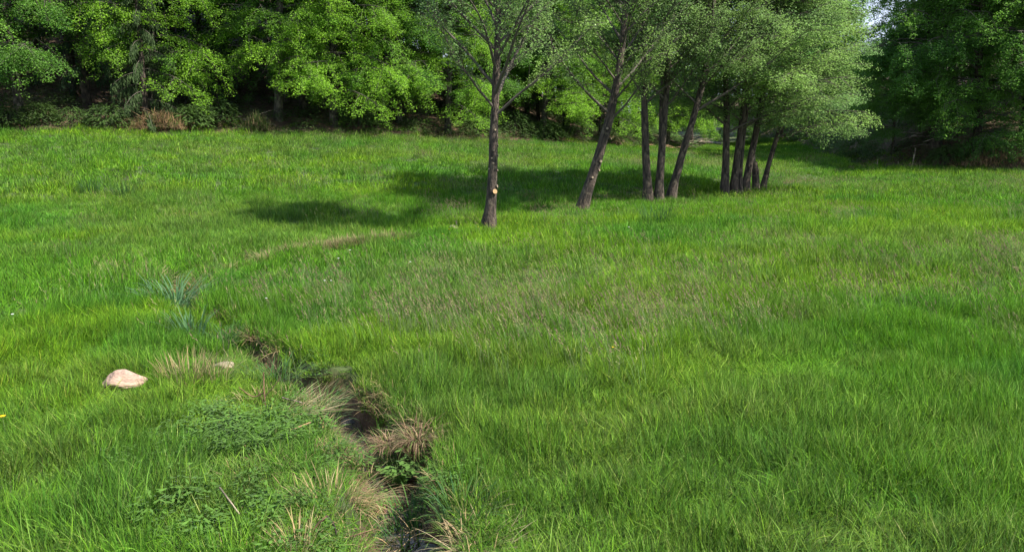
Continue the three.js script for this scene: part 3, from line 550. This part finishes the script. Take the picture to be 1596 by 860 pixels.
{ // shrubs on the bank below the trees
  const kit = (seed, w, h, col) => { const R = rng(seed), f = new Faces(), st = new Tubes(); for (let k = 0; k < 9; k++) { const a = R() * 6.283, p = wander(R, V(0, -0.1, 0), V(Math.cos(a) * 0.7, 1, Math.sin(a) * 0.7).normalize(), h * 0.9, 4, 0.1, 0.3); st.tube(p, [0.02, 0.017, 0.013, 0.009, 0.004], 4); } for (let k = 0; k < 420; k++) { const a = R() * 6.283, b = Math.acos(R()), r = 0.55 + 0.45 * Math.pow(R(), 0.5), q = V(Math.cos(a) * Math.sin(b) * w * r, Math.cos(b) * h * r + 0.1, Math.sin(a) * Math.sin(b) * w * r), v = 0.75 + 0.5 * R(); spray(f, R, q, V(q.x + (R() - 0.5) * w, (R() - 0.5) * h, q.z + (R() - 0.5) * w).normalize(), 0.32, 0.075, 18, [col[0] * v, col[1] * v, col[2] * v], 0.3, 1.2); } return { stems: st.geo(), foliage: f.geo() }; };
  const A = kit(211, 1.4, 1.5, [0.065, 0.13, 0.02]), B = kit(212, 1.1, 1.1, [0.075, 0.145, 0.022]);
  for (const [px, ins, k, sc, turn, label] of [[20, 0.9, A, 0.75, 0, 'dark shrub at the left border below the wood'], [75, 1.6, B, 0.8, 1, 'low dark shrub under the first broad-leaved tree'], [125, 1.2, A, 0.6, 2, 'dark shrub between the first tree and the shaded spruce'], [180, 0.9, A, 0.85, 3, 'dark shrub touching the brown brush on its left'], [310, 1.0, B, 1.1, 4, 'green bramble shrub right of the brown brush'], [345, 1.6, A, 0.9, 5, 'dark shrub in front of the dark gap'], [560, 1.6, B, 1.1, 2, 'shrub below the rounded beech left of the grey-green tree'], [745, 1.2, B, 1.2, 0.4, 'shrub just left behind the lone alder trunk'], [800, 2.2, A, 1.0, 1.2, 'shrub right behind the lone alder trunk'], [850, 1.4, B, 1.2, 2.2, 'shrub midway between the lone and the leaning alder'], [895, 2.0, A, 1.1, 3.3, 'shrub just left of the leaning alder trunk'], [950, 1.2, A, 0.9, 4.2, 'shrub just right of the leaning alder trunk'], [990, 1.8, A, 1.1, 5.1, 'shrub left of the twin alder trunks at the far edge'], [1085, 1.6, A, 1.2, 0.9, 'shrub behind the bleached brush pile'], [1470, 0.8, B, 1.0, 1, 'green shrub between the leaning post and the thin stake'], [1330, 1.2, A, 1.0, 2, 'dark shrub at the dip left of the posts']]) {
    const [x, z] = edgeX(px, ins, px > 1200 ? RIGHT : LEFT), t = thing('edge_shrub', label, 'shrub', V(x, height(x, z), z)); t.scale.setScalar(sc); t.rotation.y = turn; part(t, 'stems', k.stems, twigMat).userData.kind = 'stuff'; part(t, 'foliage', k.foliage, leafMat);
  }
}

// ---------------------------------------------------------------- stones
const stoneTex = texture(256, (u, v) => { const k = 0.75 + 0.4 * (tfbm(u, v, 6, 5) - 0.5) + 0.25 * (tfbm(u, v, 48, 2) - 0.5); return [k, k, k]; }, true), stoneBump = texture(256, (u, v) => tfbm(u, v, 10, 5));
const stoneMats = Object.fromEntries(Object.entries({ pink: [0.68, 0.45, 0.33], tan: [0.5, 0.4, 0.27], grey: [0.25, 0.24, 0.22], rust: [0.2, 0.09, 0.05], dark: [0.05, 0.048, 0.05] }).map(([k, c]) => [k, new THREE.MeshStandardMaterial({ color: new THREE.Color().setRGB(...c), map: stoneTex, bumpMap: stoneBump, bumpScale: 0.02, roughness: k === 'rust' || k === 'dark' ? 0.25 : 0.9 })]));
function stoneGeo(seed, a, h, d, crack) {
  const g = new THREE.SphereGeometry(1, 44, 30), p = g.attributes.position, R = rng(seed), planes = [];
  for (let k = 0; k < 9; k++) planes.push([V(R() - 0.5, (R() - 0.35) * 0.9, R() - 0.5).normalize(), 0.72 + 0.2 * R()]);
  const v = V();
  for (let k = 0; k < p.count; k++) {
    v.fromBufferAttribute(p, k);
    for (const [n, o] of planes) { const e = v.dot(n) - o; if (e > 0) v.addScaledVector(n, -e * 0.85); }
    const q = 1 + (fbm(v.x * 2 + seed, v.y * 2 + v.z * 1.6, 4) - 0.5) * 0.22; v.multiplyScalar(q);
    if (crack) { const e = Math.abs(v.x * 0.9 - 0.25 + 0.12 * Math.sin(v.y * 7) - v.y * 0.25); if (v.y > -0.2) v.multiplyScalar(1 - 0.05 * Math.exp(-((e / 0.03) ** 2))); if (v.x > 0.1) v.y *= 1 - 0.35 * (v.x - 0.1); }
    p.setXYZ(k, v.x * a, v.y * h, v.z * d);
  }
  g.computeVertexNormals(); return g;
}
STONES.forEach(([px, py, a, h, d, turn, kind, name, label], i) => {
  const low = kind === 'rust' || kind === 'dark' || i === 2, q = low ? groundLow(px, py) : ground(px, py);
  const m = put(new THREE.Mesh(stoneGeo(300 + i, a, h, d, i === 0), stoneMats[kind]), name); tag(m, label, 'rock');
  m.position.copy(q); m.position.y += h * (low ? 0.6 : i === 0 ? 0.62 : 0.5); m.rotation.y = turn; m.castShadow = m.receiveShadow = true;
});

// ---------------------------------------------------------------- tussocks, sedges and dry grass by the brook
function clump(seed, n, radius, h0, h1, wid, t0, t1, c0, c1, cols, azim) {
  const R = rng(seed), f = new Faces();
  for (let k = 0; k < n; k++) {
    const a = R() * 6.283, r = Math.sqrt(R()) * radius, c = cols[Math.floor(R() * cols.length)], v = 0.75 + 0.5 * R(), az = azim === undefined ? a + (R() - 0.5) * 1.6 : azim + (R() - 0.5) * 2.0;
    f.blade(Math.cos(a) * r, -0.04, Math.sin(a) * r, az, lerp(t0, t1, R()), lerp(h0, h1, R()), wid * (0.6 + 0.8 * R()), lerp(c0, c1, R()), [c[0] * v, c[1] * v, c[2] * v], 5);
  }
  return f.geo();
}
const SEDGE = [[0.05, 0.12, 0.025], [0.07, 0.15, 0.03], [0.04, 0.1, 0.03]], BLUE = [[0.08, 0.17, 0.07], [0.1, 0.2, 0.09], [0.06, 0.13, 0.045]], DRY = [[0.36, 0.27, 0.13], [0.28, 0.2, 0.1], [0.42, 0.33, 0.18], [0.2, 0.15, 0.07], [0.12, 0.19, 0.03]], OLD = [[0.26, 0.17, 0.1], [0.34, 0.24, 0.14], [0.18, 0.115, 0.065]], MIXD = [...DRY, [0.1, 0.19, 0.02], [0.13, 0.2, 0.025], [0.09, 0.17, 0.02]];
function setClump(name, label, cat, px, py, geo, low, lift = 0, group) { const m = put(new THREE.Mesh(geo, bladeMat), name); tag(m, label, cat, group); m.position.copy(low === true ? groundLow(px, py) : ground(px, py)); if (low === 'lip') m.position.y = base(m.position.x, m.position.z); m.position.y += lift; m.castShadow = m.receiveShadow = true; return m; }
setClump('sedge_tussock', 'blue-green sedge tussock arching at the far bend of the brook', 'sedge', 272, 470, clump(401, 170, 0.32, 0.55, 0.95, 0.02, 0.1, 0.7, 0.6, 1.9, BLUE));
setClump('sedge_tussock', 'narrow upright sedge tussock left of the winding brook', 'sedge', 297, 528, clump(402, 60, 0.16, 0.35, 0.6, 0.014, 0.05, 0.4, 0.3, 1.2, BLUE));
setClump('sedge_tussock', 'dark green sedge tussock at the mouth of the dark bank', 'sedge', 487, 622, clump(403, 150, 0.26, 0.3, 0.55, 0.011, 0.05, 0.6, 0.3, 1.6, SEDGE));
setClump('sedge_tussock', 'green sedge tussock in front of the dead brown tussock', 'sedge', 585, 732, clump(404, 120, 0.2, 0.3, 0.52, 0.011, 0.05, 0.6, 0.2, 1.5, [...SEDGE, [0.1, 0.2, 0.03]]), false, -0.15);
setClump('sedge_tussock', 'dark sedge tussock below the rusty wet rock', 'sedge', 665, 850, clump(405, 150, 0.22, 0.25, 0.45, 0.011, 0.1, 0.8, 0.4, 1.6, SEDGE), false, -0.08);
setClump('sedge_tussock', 'leaning sedge tussock beside the grey boulder', 'sedge', 722, 800, clump(406, 120, 0.2, 0.22, 0.38, 0.009, 0.1, 0.7, 0.3, 1.4, [...SEDGE, ...SEDGE, [0.16, 0.18, 0.05]]));
setClump('sedge_tussock', 'small sedge tussock in the middle of the brook bend', 'sedge', 405, 580, clump(407, 110, 0.22, 0.25, 0.5, 0.01, 0.05, 0.6, 0.3, 1.5, SEDGE));
setClump('sedge_tussock', 'wide sedge tussock at the bottom of the brook, cut by the frame', 'sedge', 640, 885, clump(408, 150, 0.24, 0.25, 0.45, 0.01, 0.1, 0.8, 0.3, 1.5, SEDGE), false, -0.05);
setClump('sedge_tussock', 'slim bright sedge tussock standing in the water below the dead tussock', 'sedge', 612, 740, clump(409, 70, 0.12, 0.35, 0.6, 0.011, 0.05, 0.45, 0.2, 1.1, [[0.09, 0.2, 0.03], [0.07, 0.16, 0.03]]), true);
setClump('sedge_tussock', 'broad dark sedge tussock in the water below the grey boulder', 'sedge', 640, 850, clump(410, 110, 0.2, 0.35, 0.6, 0.011, 0.1, 0.7, 0.3, 1.3, SEDGE), true);
setClump('sedge_tussock', 'drooping sedge tussock over the narrow part of the brook', 'sedge', 345, 532, clump(461, 110, 0.22, 0.25, 0.45, 0.009, 0.1, 0.9, 0.4, 1.6, SEDGE), 'lip');
setClump('sedge_tussock', 'green sedge tussock bridging the brook above the flattened straw', 'sedge', 432, 592, clump(462, 120, 0.22, 0.22, 0.42, 0.009, 0.1, 0.9, 0.4, 1.6, [...SEDGE, [0.1, 0.19, 0.02]]), 'lip');
setClump('dead_grass_tussock', 'dead brown grass tussock hanging over the brook bank', 'dead grass', 605, 672, clump(411, 260, 0.11, 0.14, 0.27, 0.005, 0.4, 1.3, 1.0, 2.3, [...OLD, ...OLD, [0.12, 0.17, 0.03]]), 'lip', -0.1);
setClump('dead_grass_tussock', 'smaller dark dead tussock right of the hanging brown one', 'dead grass', 652, 680, clump(412, 220, 0.12, 0.2, 0.36, 0.006, 0.4, 1.3, 0.8, 2.0, [...OLD, [0.12, 0.17, 0.04]]), 'lip', 0);
setClump('dry_grass_tuft', 'standing tan dry grass tuft right of the pink boulder', 'dry grass', 292, 600, clump(413, 300, 0.27, 0.25, 0.5, 0.006, 0, 0.5, 0.1, 1.2, [...DRY, ...DRY, [0.1, 0.19, 0.02]]));
setClump('dry_grass_tuft', 'thin tan dry grass tuft beside the half-buried rock', 'dry grass', 335, 596, clump(414, 130, 0.2, 0.2, 0.42, 0.006, 0, 0.6, 0.2, 1.5, MIXD));
setClump('dry_grass_tuft', 'pale straw tuft at the bottom edge left of the brook', 'dry grass', 462, 868, clump(415, 90, 0.1, 0.2, 0.4, 0.005, 0, 0.45, 0.1, 1.2, [[0.44, 0.3, 0.16], [0.48, 0.37, 0.2], [0.14, 0.21, 0.03]]));
setClump('dry_grass_tuft', 'bent straw tuft falling to the water below the sedge', 'dry grass', 545, 765, clump(416, 130, 0.16, 0.25, 0.42, 0.005, 0.5, 1.3, 0.5, 1.4, DRY, 0.2));
setClump('dry_grass_tuft', 'flattened straw tuft beside the bleached stick', 'dry grass', 462, 640, clump(417, 170, 0.26, 0.25, 0.5, 0.005, 1.0, 1.55, -0.2, 0.5, [[0.46, 0.37, 0.22], [0.36, 0.28, 0.15], [0.13, 0.2, 0.03]], -0.3), false, 0.05);
setClump('dry_grass_tuft', 'loose dry grass tuft on the bank left of the leafy plant', 'dry grass', 505, 790, clump(418, 150, 0.24, 0.16, 0.36, 0.006, 0, 0.7, 0.2, 1.4, MIXD));
setClump('dry_grass_tuft', 'greyish dry tuft lying at the bottom right of the brook', 'dry grass', 745, 850, clump(419, 160, 0.2, 0.18, 0.34, 0.005, 0.7, 1.5, 0.3, 1.2, [[0.42, 0.34, 0.2], [0.3, 0.24, 0.13], [0.12, 0.17, 0.05]]));
setClump('dry_grass_tuft', 'brown dry tuft above the brook near the tall sedge', 'dry grass', 405, 545, clump(420, 200, 0.2, 0.15, 0.34, 0.007, 0.2, 1.2, 0.4, 1.8, OLD), false, 0);
setClump('dry_grass_tuft', 'brown matted tuft beside the far bend sedge', 'dry grass', 285, 448, clump(421, 200, 0.32, 0.2, 0.4, 0.01, 0.5, 1.4, 0.3, 1.5, OLD));
{ // loose dry grass hanging along both banks and the tan strip where the brook turns away
  const R = rng(55), geos = [clump(431, 34, 0.1, 0.09, 0.24, 0.006, 0.2, 1.4, 0.5, 1.9, [[1, 1, 1], [0.8, 0.8, 0.8], [1.25, 1.2, 1.1]]), clump(432, 30, 0.12, 0.08, 0.22, 0.005, 0, 1, 0.3, 1.8, [[1, 1, 1], [0.7, 0.7, 0.7], [1.2, 1.2, 1.2], [0.35, 0.65, 0.3]])], spots = [];
  for (let k = 6; k < 300; k++) for (let j = 0; j < (k < 130 ? 14 : 12); j++) {
    const i = k + R(), a = SP[Math.floor(i)], b = SP[Math.floor(i) + 1], dx = b.x - a.x, dz = b.z - a.z, l = Math.hypot(dx, dz), s = R() < 0.5 ? 1 : -1, off = s * (k < 130 ? 0.22 + R() * (s < 0 ? 1.1 : 0.3) : 0.25 + R() * 0.45);
    const x = a.x - dz / l * off + (R() - 0.5) * 0.1, z = a.z + dx / l * off + (R() - 0.5) * 0.1, q = 0.7 + 0.6 * R(), gr = R();
    if (noise2(k * 0.13, 3) < (k > 205 ? 0.62 : 0.3)) continue;
    spots.push({ x, y: height(x, z), z, a: R() * 6.28, s: 0.8 + 0.5 * R(), c: gr < 0.35 ? [0.1 * q, 0.17 * q, 0.03 * q] : gr < 0.7 ? [0.3 * q, 0.21 * q, 0.11 * q] : [0.44 * q, 0.33 * q, 0.17 * q] });
  }
  for (const [x0, y0, x1, y1, n, w] of [[428, 400, 545, 385, 200, 0.5], [520, 387, 632, 373, 220, 0.45], [170, 425, 300, 440, 60, 1.2], [1195, 292, 1245, 286, 60, 1.0], [395, 410, 440, 402, 30, 0.4]]) for (let k = 0; k < n; k++) {
    const t = R(), g = ground(lerp(x0, x1, t), lerp(y0, y1, t)), x = g.x + (R() - 0.5) * w, z = g.z + (R() - 0.5) * w, q = 0.75 + 0.5 * R(), gr = R();
    spots.push({ x, y: height(x, z), z, a: R() * 6.28, s: 1.3 + 0.9 * R(), c: gr < 0.25 ? [0.1 * q, 0.18 * q, 0.02 * q] : [0.3 * q, 0.22 * q, 0.12 * q] });
  }
  scatter('dry_bank_grass', geos, spots, 'dry brown grass fringing the banks of the brook', 'grass');
}
{ // leafy weeds on the left bank
  const R = rng(56), geos = [herb(441, 70, 0.26, 0.14, 0.055, [1, 1, 1], 0.5), herb(442, 60, 0.2, 0.16, 0.05, [1, 1, 1], 0.45), herb(443, 60, 0.3, 0.12, 0.06, [1, 1, 1], 0.35)], spots = [];
  const blobs = [[375, 672, 0.75, 34], [300, 690, 0.7, 12], [415, 690, 0.5, 12], [270, 790, 0.7, 8], [430, 830, 0.6, 10], [480, 575, 0.3, 12], [700, 745, 0.25, 10], [400, 855, 0.5, 7], [545, 720, 0.3, 8]];
  for (const [px, py, r, n] of blobs) { const c = ground(px, py); for (let k = 0; k < n; k++) { const a = R() * 6.283, q = Math.sqrt(R()) * r, x = c.x + Math.cos(a) * q, z = c.z + Math.sin(a) * q, v = 0.75 + 0.5 * R(); spots.push({ x, y: height(x, z) + 0.03, z, a: R() * 6.28, s: 0.55 + 0.5 * R(), c: [0.08 * v, 0.165 * v, 0.025 * v] }); } }
  scatter('leafy_weeds', geos, spots, 'low leafy weeds matted over the left bank of the brook', 'weeds');
}
{ // the two leafy plants that stand in the brook
  const plant = (px, py, seed, n, lift, label) => {
    const t = thing('leafy_plant', label, 'plant', groundLow(px, py)), R = rng(seed); t.position.y += lift;
    for (let k = 0; k < n; k++) {
      const az = k / n * 6.283 + R(), L = 0.26 + 0.16 * R(), p = wander(R, V(0, 0, 0), V(Math.cos(az) * 0.55, 1, Math.sin(az) * 0.55).normalize(), L, 5, -0.5, 0.1), s = new Tubes(), f = new Faces();
      s.tube(p, [0.004, 0.004, 0.003, 0.003, 0.002, 0.001], 4); part(t, 'stem', s.geo(), stemMat);
      for (let j = 1; j <= 5; j++) for (const sg of [-1, 1]) { const q = p[j], h = heading(p, j / 5 * 0.99), d = V(h.x - h.z * sg * 1.2, -0.1, h.z + h.x * sg * 1.2).normalize(), nn = V((R() - 0.5) * 0.5, 1, (R() - 0.5) * 0.5); nn.addScaledVector(d, -nn.dot(d)).normalize(); const v = 0.85 + 0.35 * R(); f.leaf(q, d, nn, 0.075, 0.05, [0.1 * v, 0.2 * v, 0.035 * v]); }
      part(t, 'foliage', f.geo(), leafMat);
    }
  };
  plant(622, 765, 61, 14, 0.05, 'leafy light green plant growing out of the brook'); plant(668, 768, 62, 7, 0.05, 'smaller leafy plant just left of the grey boulder');
}

for (const [px, py, label] of [[140, 303, 'dark rush tussock in the left meadow below the wood'], [192, 308, 'taller dark rush tussock beside the first one'], [1025, 352, 'dark rush tussock in the meadow in front of the twin alders']]) setClump('rush_tussock', label, 'rush', px, py, clump(450 + px, 130, 0.4, 0.4, 0.75, 0.012, 0, 0.5, 0.1, 0.7, SEDGE));

// ---------------------------------------------------------------- seed-headed grasses, flowers
{
  const stem = (seed, n, wide) => {
    const R = rng(seed), f = new Faces();
    for (let k = 0; k < n; k++) {
      const a = R() * 6.283, r = Math.sqrt(R()) * wide, x = Math.cos(a) * r, z = Math.sin(a) * r, h = 0.34 + 0.2 * R(), az = -2.6 + (R() - 0.5) * 2.4, tilt = 0.05 + 0.3 * R(), curl = 0.2 + 0.5 * R();
      f.blade(x, 0, z, az, tilt, h, 0.0035, curl, [0.55, 0.8, 0.6], 4);
      let A = tilt, cx = x, cy = 0, cz = z; for (let s = 0; s < 4; s++) { cx += Math.sin(A) * Math.cos(az) * h / 4; cz += Math.sin(A) * Math.sin(az) * h / 4; cy += Math.cos(A) * h / 4; A += curl / 4; }
      const d0 = V(Math.sin(A) * Math.cos(az), Math.cos(A), Math.sin(A) * Math.sin(az)), L = 0.05 + 0.05 * R();
      for (let s = 0; s < 7; s++) { const t = s / 7, d = V(d0.x + (R() - 0.5) * 0.8, d0.y + (R() - 0.5) * 0.8, d0.z + (R() - 0.5) * 0.8).normalize(), nn = V(R() - 0.5, R() - 0.5, R() - 0.5); nn.addScaledVector(d, -nn.dot(d)).normalize(); const v = 0.8 + 0.5 * R(); f.leaf(V(cx + d0.x * L * t, cy + d0.y * L * t, cz + d0.z * L * t), d, nn, 0.022, 0.008, [v, v * 0.86, v * 0.85]); }
    }
    return f.geo();
  };
  const R = rng(71), spots = [], spotsFar = [];
  for (let k = 0; k < 60000; k++) {
    const far = k % 2, d = far ? 14 + 42 * Math.sqrt(R()) : 6 + 10 * R(), a = (R() - 0.5) * 1.42, x = Math.tan(a * 0.93) * d, z = -d, r1 = R(), v = 0.75 + 0.5 * R(), p = R();
    const [dl] = inLeft(x, z), [dr] = inRight(x, z); if (Math.max(dl, dr) > -1 || channel(x, z) > 0.04) continue;
    let w = sstep(0.46, 0.66, fbm(x * 0.28 + 9, z * 0.28 - 4, 3)) * sstep(7, 11, d) * (x > -3 + 0.1 * z ? 1 : 0.4);
    w = w * 0.8 + 0.3 * sstep(9, 13, d) * (x > -2 ? 1 : 0.3) + 0.4 * Math.exp(-(((x - 8.5) / 2.2) ** 2) - ((z + 12.5) / 1.8) ** 2);
    if (r1 > w * 0.19 * sstep(0.2, 0.7, noise2(x * 0.9, z * 0.9)) * (far ? 0.8 : 1)) continue;
    (far ? spotsFar : spots).push({ x, y: height(x, z), z, a: (R() - 0.5) * 0.8, s: 0.85 + 0.35 * R(), c: p < 0.45 ? [0.19 * v, 0.165 * v, 0.1 * v] : p < 0.75 ? [0.25 * v, 0.28 * v, 0.12 * v] : [0.19 * v, 0.13 * v, 0.11 * v] });
  }
  scatter('seed_head_grass', [stem(501, 5, 0.12), stem(502, 6, 0.14)], spots, 'tall grass with brownish seed heads in the middle of the meadow', 'grass');
  scatter('seed_head_grass', [stem(503, 16, 0.4), stem(504, 18, 0.45)], spotsFar, 'tall grass with pale seed heads farther back in the meadow', 'grass');
  console.log('seed', spots.length, spotsFar.length);
}
{
  const petal = (c, n, L) => { const f = new Faces(), R = rng(n); for (let k = 0; k < n; k++) { const a = k / n * 6.283, d = V(Math.cos(a), 0.45, Math.sin(a)).normalize(), nn = V(-Math.cos(a) * 0.4, 1, -Math.sin(a) * 0.4); nn.addScaledVector(d, -nn.dot(d)).normalize(); f.leaf(V(0, 0, 0), d, nn, L, L * 0.85, c); } return f.geo(); };
  const Y = petal([0.75, 0.52, 0.01], 6, 0.017), Wt = petal([0.8, 0.8, 0.78], 8, 0.02), D = petal([0.8, 0.5, 0.01], 14, 0.024), s = new Tubes(); s.tube([V(0, -0.3, 0), V(0.01, -0.1, 0.01), V(0, 0, 0)], [0.0025, 0.002, 0.002], 4); const stemG = s.geo();
  const set = (px, py, g, name, label, cat, group, h = 0.33, sc = 1) => { const q = ground(px, py); q.y += h; const t = thing(name, label, cat, q, group); t.scale.setScalar(sc); part(t, 'stem', stemG, stemMat); part(t, 'blossom', g, bladeMat); };
  set(8, 690, D, 'dandelion', 'yellow dandelion in the grass at the left border', 'flower', undefined, 0.25, 1.25);
  for (const [x, y] of [[757, 366], [768, 369], [785, 362], [806, 365], [745, 372], [830, 372], [700, 376], [621, 392], [615, 395], [690, 384], [955, 580], [1095, 352], [1120, 358], [1060, 348], [134, 338], [150, 348], [55, 400], [50, 394], [275, 348], [318, 320], [280, 345], [1022, 340], [855, 365], [910, 352], [1455, 345]]) set(x, y, Y, 'buttercup', 'tiny yellow buttercup dotted in the meadow grass', 'flower', 'buttercups in the meadow', 0.29, 1.1);
  for (const [x, y] of [[416, 492], [546, 410], [517, 462], [507, 462], [528, 424], [22, 520], [640, 430], [980, 372]]) set(x, y, Wt, 'daisy', 'tiny white flower dotted in the meadow grass', 'flower', 'white flowers in the meadow', 0.27, 1.2);
}
// ---------------------------------------------------------------- sticks, brush and posts
const greyWood = bark(0.4, 0.36, 0.31), tanWood = bark(0.42, 0.28, 0.16);
function stick(parent, name, pts, r0, r1, mat, sides = 6) { const s = new Tubes(), c = new THREE.CatmullRomCurve3(pts).getPoints(pts.length * 4); s.tube(c, c.map((_, k) => lerp(r0, r1, k / (c.length - 1))), sides, 0.08, 3, true); return part(parent, name, s.geo(), mat); }
{
  const one = (name, label, pxs, lifts, r0, r1, mat) => { const q = pxs.map(([x, y], k) => { const g = ground(x, y); g.y += lifts[k]; return g; }), b = q[0].clone(), t = thing(name, label, 'branch', b); stick(t, 'stem', q.map((p) => p.sub(b)), r0, r1, mat, 7); return t; };
  one('dead_stick', 'long bleached stick lying across the left bank to the dark bank', [[440, 640], [490, 634], [530, 640]], [0.14, 0.2, 0.16], 0.008, 0.005, greyWood);
  one('dead_stick', 'brown stick slanting below the leafy weeds', [[430, 700], [485, 684]], [0.12, 0.16], 0.008, 0.006, tanWood);
  one('dead_stick', 'thin pale stick lying in the grass left of the dry straw', [[345, 800], [375, 835]], [0.2, 0.16], 0.006, 0.005, deadWood);
  const b = ground(415, 640), t = thing('dead_branch', 'upright forked dead branch beside the flattened straw', 'branch', b);
  const q = (x, y, dz = 0) => away(x, y, b.z + dz).sub(b);
  stick(t, 'stem', [q(413, 642), q(411, 610), q(410, 580)], 0.012, 0.007, tanWood); stick(t, 'side_twig', [q(411, 612), q(395, 618), q(372, 604)], 0.008, 0.005, tanWood); stick(t, 'side_twig', [q(412, 618), q(428, 600), q(437, 588)], 0.006, 0.003, tanWood); stick(t, 'side_twig', [q(413, 635), q(407, 620), q(400, 605)], 0.007, 0.003, tanWood);
  const b2 = ground(487, 838), t2 = thing('dead_branch', 'broken branch bent like a hairpin on the near bank', 'branch', b2), q2 = (x, y) => away(x, y, b2.z).sub(b2);
  stick(t2, 'stem', [q2(484, 832), q2(497, 815), q2(510, 804)], 0.012, 0.01, tanWood); stick(t2, 'broken_end', [q2(509, 804), q2(520, 818), q2(525, 838)], 0.009, 0.006, darkBark);
  stick(t2, 'side_twig', [q2(528, 842), q2(560, 832), q2(585, 824)], 0.008, 0.004, tanWood);
}
function brush(name, label, px, py, w, h, n, mat, seed, rad = 0.02, E = 0) {
  const b = ground(px, py), t = thing(name, label, 'brush', b), R = rng(seed);
  for (let k = 0; k < n; k++) { const x = (R() - 0.5) * w, z = (R() - 0.5) * w * 0.5, y = R() * h * (1 - Math.abs(x) / w), a = (R() - 0.5) * 1.3 + (R() < 0.5 ? 0 : Math.PI), L = 0.6 + 1.3 * R(); stick(t, 'stick', wander(R, V(x, y, z), V(Math.cos(a), (R() - 0.3) * 0.9, (R() - 0.5) * 0.8).normalize(), L * w / 3.5, 3, -0.2, 0.5), rad * (0.6 + 0.8 * R()), rad * 0.3, mat, 5); }
  return t;
}
brush('brush_pile', 'bleached brush pile at the far meadow edge behind the alders', 1062, 229, 4.5, 1.3, 34, greyWood, 81, 0.045);
brush('brush_pile', 'low brown heap of logs left of the far bleached brush', 1030, 233, 4, 0.5, 12, tanWood, 82, 0.07);
brush('brush_pile', 'bleached dead branches under the dark right wood', 1436, 240, 3, 2.0, 16, greyWood, 83, 0.03);
brush('brush_pile', 'pale dead twigs on the mound below the big beech', 396, 199, 1.6, 1.2, 22, deadWood, 84, 0.02);
brush('brush_pile', 'brown dead brushwood heap in front of the spruce', 250, 203, 3.2, 1.1, 40, tanWood, 85, 0.018);
{
  const mk = (px, py, seed, w, h, cols, label) => { const R = rng(seed), f = new Faces(); for (let k = 0; k < 900; k++) { const x = (R() - 0.5) * 2 * w, z = (R() - 0.5) * w, y = h * Math.max(0, 1 - (x / w) ** 2) * R(), c = cols[Math.floor(R() * cols.length)], v = 0.7 + 0.6 * R(); f.blade(x, y, z, R() * 6.283, R() * 1.2, 0.3 + 0.4 * R(), 0.022, R() * 1.8, [c[0] * v, c[1] * v, c[2] * v], 3); } const m = put(new THREE.Mesh(f.geo(), bladeMat), 'bracken_mound'); tag(m, label, 'dead grass'); m.position.copy(ground(px, py)); m.castShadow = m.receiveShadow = true; };
  mk(252, 203, 91, 1.5, 0.9, [[0.36, 0.22, 0.12], [0.28, 0.17, 0.09], [0.16, 0.18, 0.05]], 'rusty brown bracken mound at the foot of the spruce');
  mk(400, 204, 92, 0.8, 0.8, [[0.3, 0.22, 0.12], [0.12, 0.17, 0.04], [0.1, 0.15, 0.04]], 'half green grassy mound right of the brown bracken');
  mk(1570, 258, 93, 3, 0.7, [[0.36, 0.22, 0.12], [0.28, 0.17, 0.09]], 'dull brown bracken mound under the right wood');
}
const postMat = bark(0.36, 0.31, 0.24);
for (const [px, py, px2, py2, r, label] of [[1423, 257, 1428, 231, 0.05, 'leaning pale fence post before the dark right wood'], [1506, 263, 1506, 250, 0.035, 'thin upright fence stake farther right along the wood'], [1401, 257, 1401, 251, 0.03, 'short stub of a stake left of the leaning post'], [1368, 259, 1369, 248, 0.03, 'dark thin stake at the dip beside the wood'], [712, 357, 711, 344, 0.02, 'short brown stake in the grass left of the lone alder']]) {
  const b = ground(px, py), t = thing('fence_stake', label, 'post', b), q = away(px2, py2, b.z).sub(b), s = new Tubes(); s.tube([V(0, -0.15, 0), q.clone().multiplyScalar(0.5), q], [r, r * 0.95, r * 0.85], 9, 0.08, px, true); part(t, 'shaft', s.geo(), postMat);
  const c = new Tubes(); c.tube([q, q.clone().multiplyScalar(1.04)], [r * 0.85, r * 0.4], 9, 0, 0, true); part(t, 'top', c.geo(), postMat);
}
{
  const b = ground(1452, 244), t = thing('fallen_log', 'grey fallen log leaning in the shade of the right wood', 'log', b);
  const q = [[1450, 226], [1475, 231], [1500, 237]].map(([x, y]) => away(x, y, b.z - 1).sub(b)); stick(t, 'trunk', q, 0.09, 0.07, greyWood, 9); stick(t, 'branch', [q[1], q[1].clone().add(V(0.3, 0.6, 0.1)), q[1].clone().add(V(0.4, 1.1, 0.2))], 0.04, 0.015, greyWood);
  const r = put(new THREE.Mesh(stoneGeo(391, 0.9, 0.25, 0.5), new THREE.MeshStandardMaterial({ color: new THREE.Color().setRGB(0.2, 0.21, 0.21), map: stoneTex, bumpMap: stoneBump, bumpScale: 0.05, roughness: 0.9 })), 'rock'); tag(r, 'pale whitish rock under the dark trees at the far valley end', 'rock'); r.position.copy(ground(1112, 228)); r.position.y += 0.35;
}
renderer.render(scene, camera);
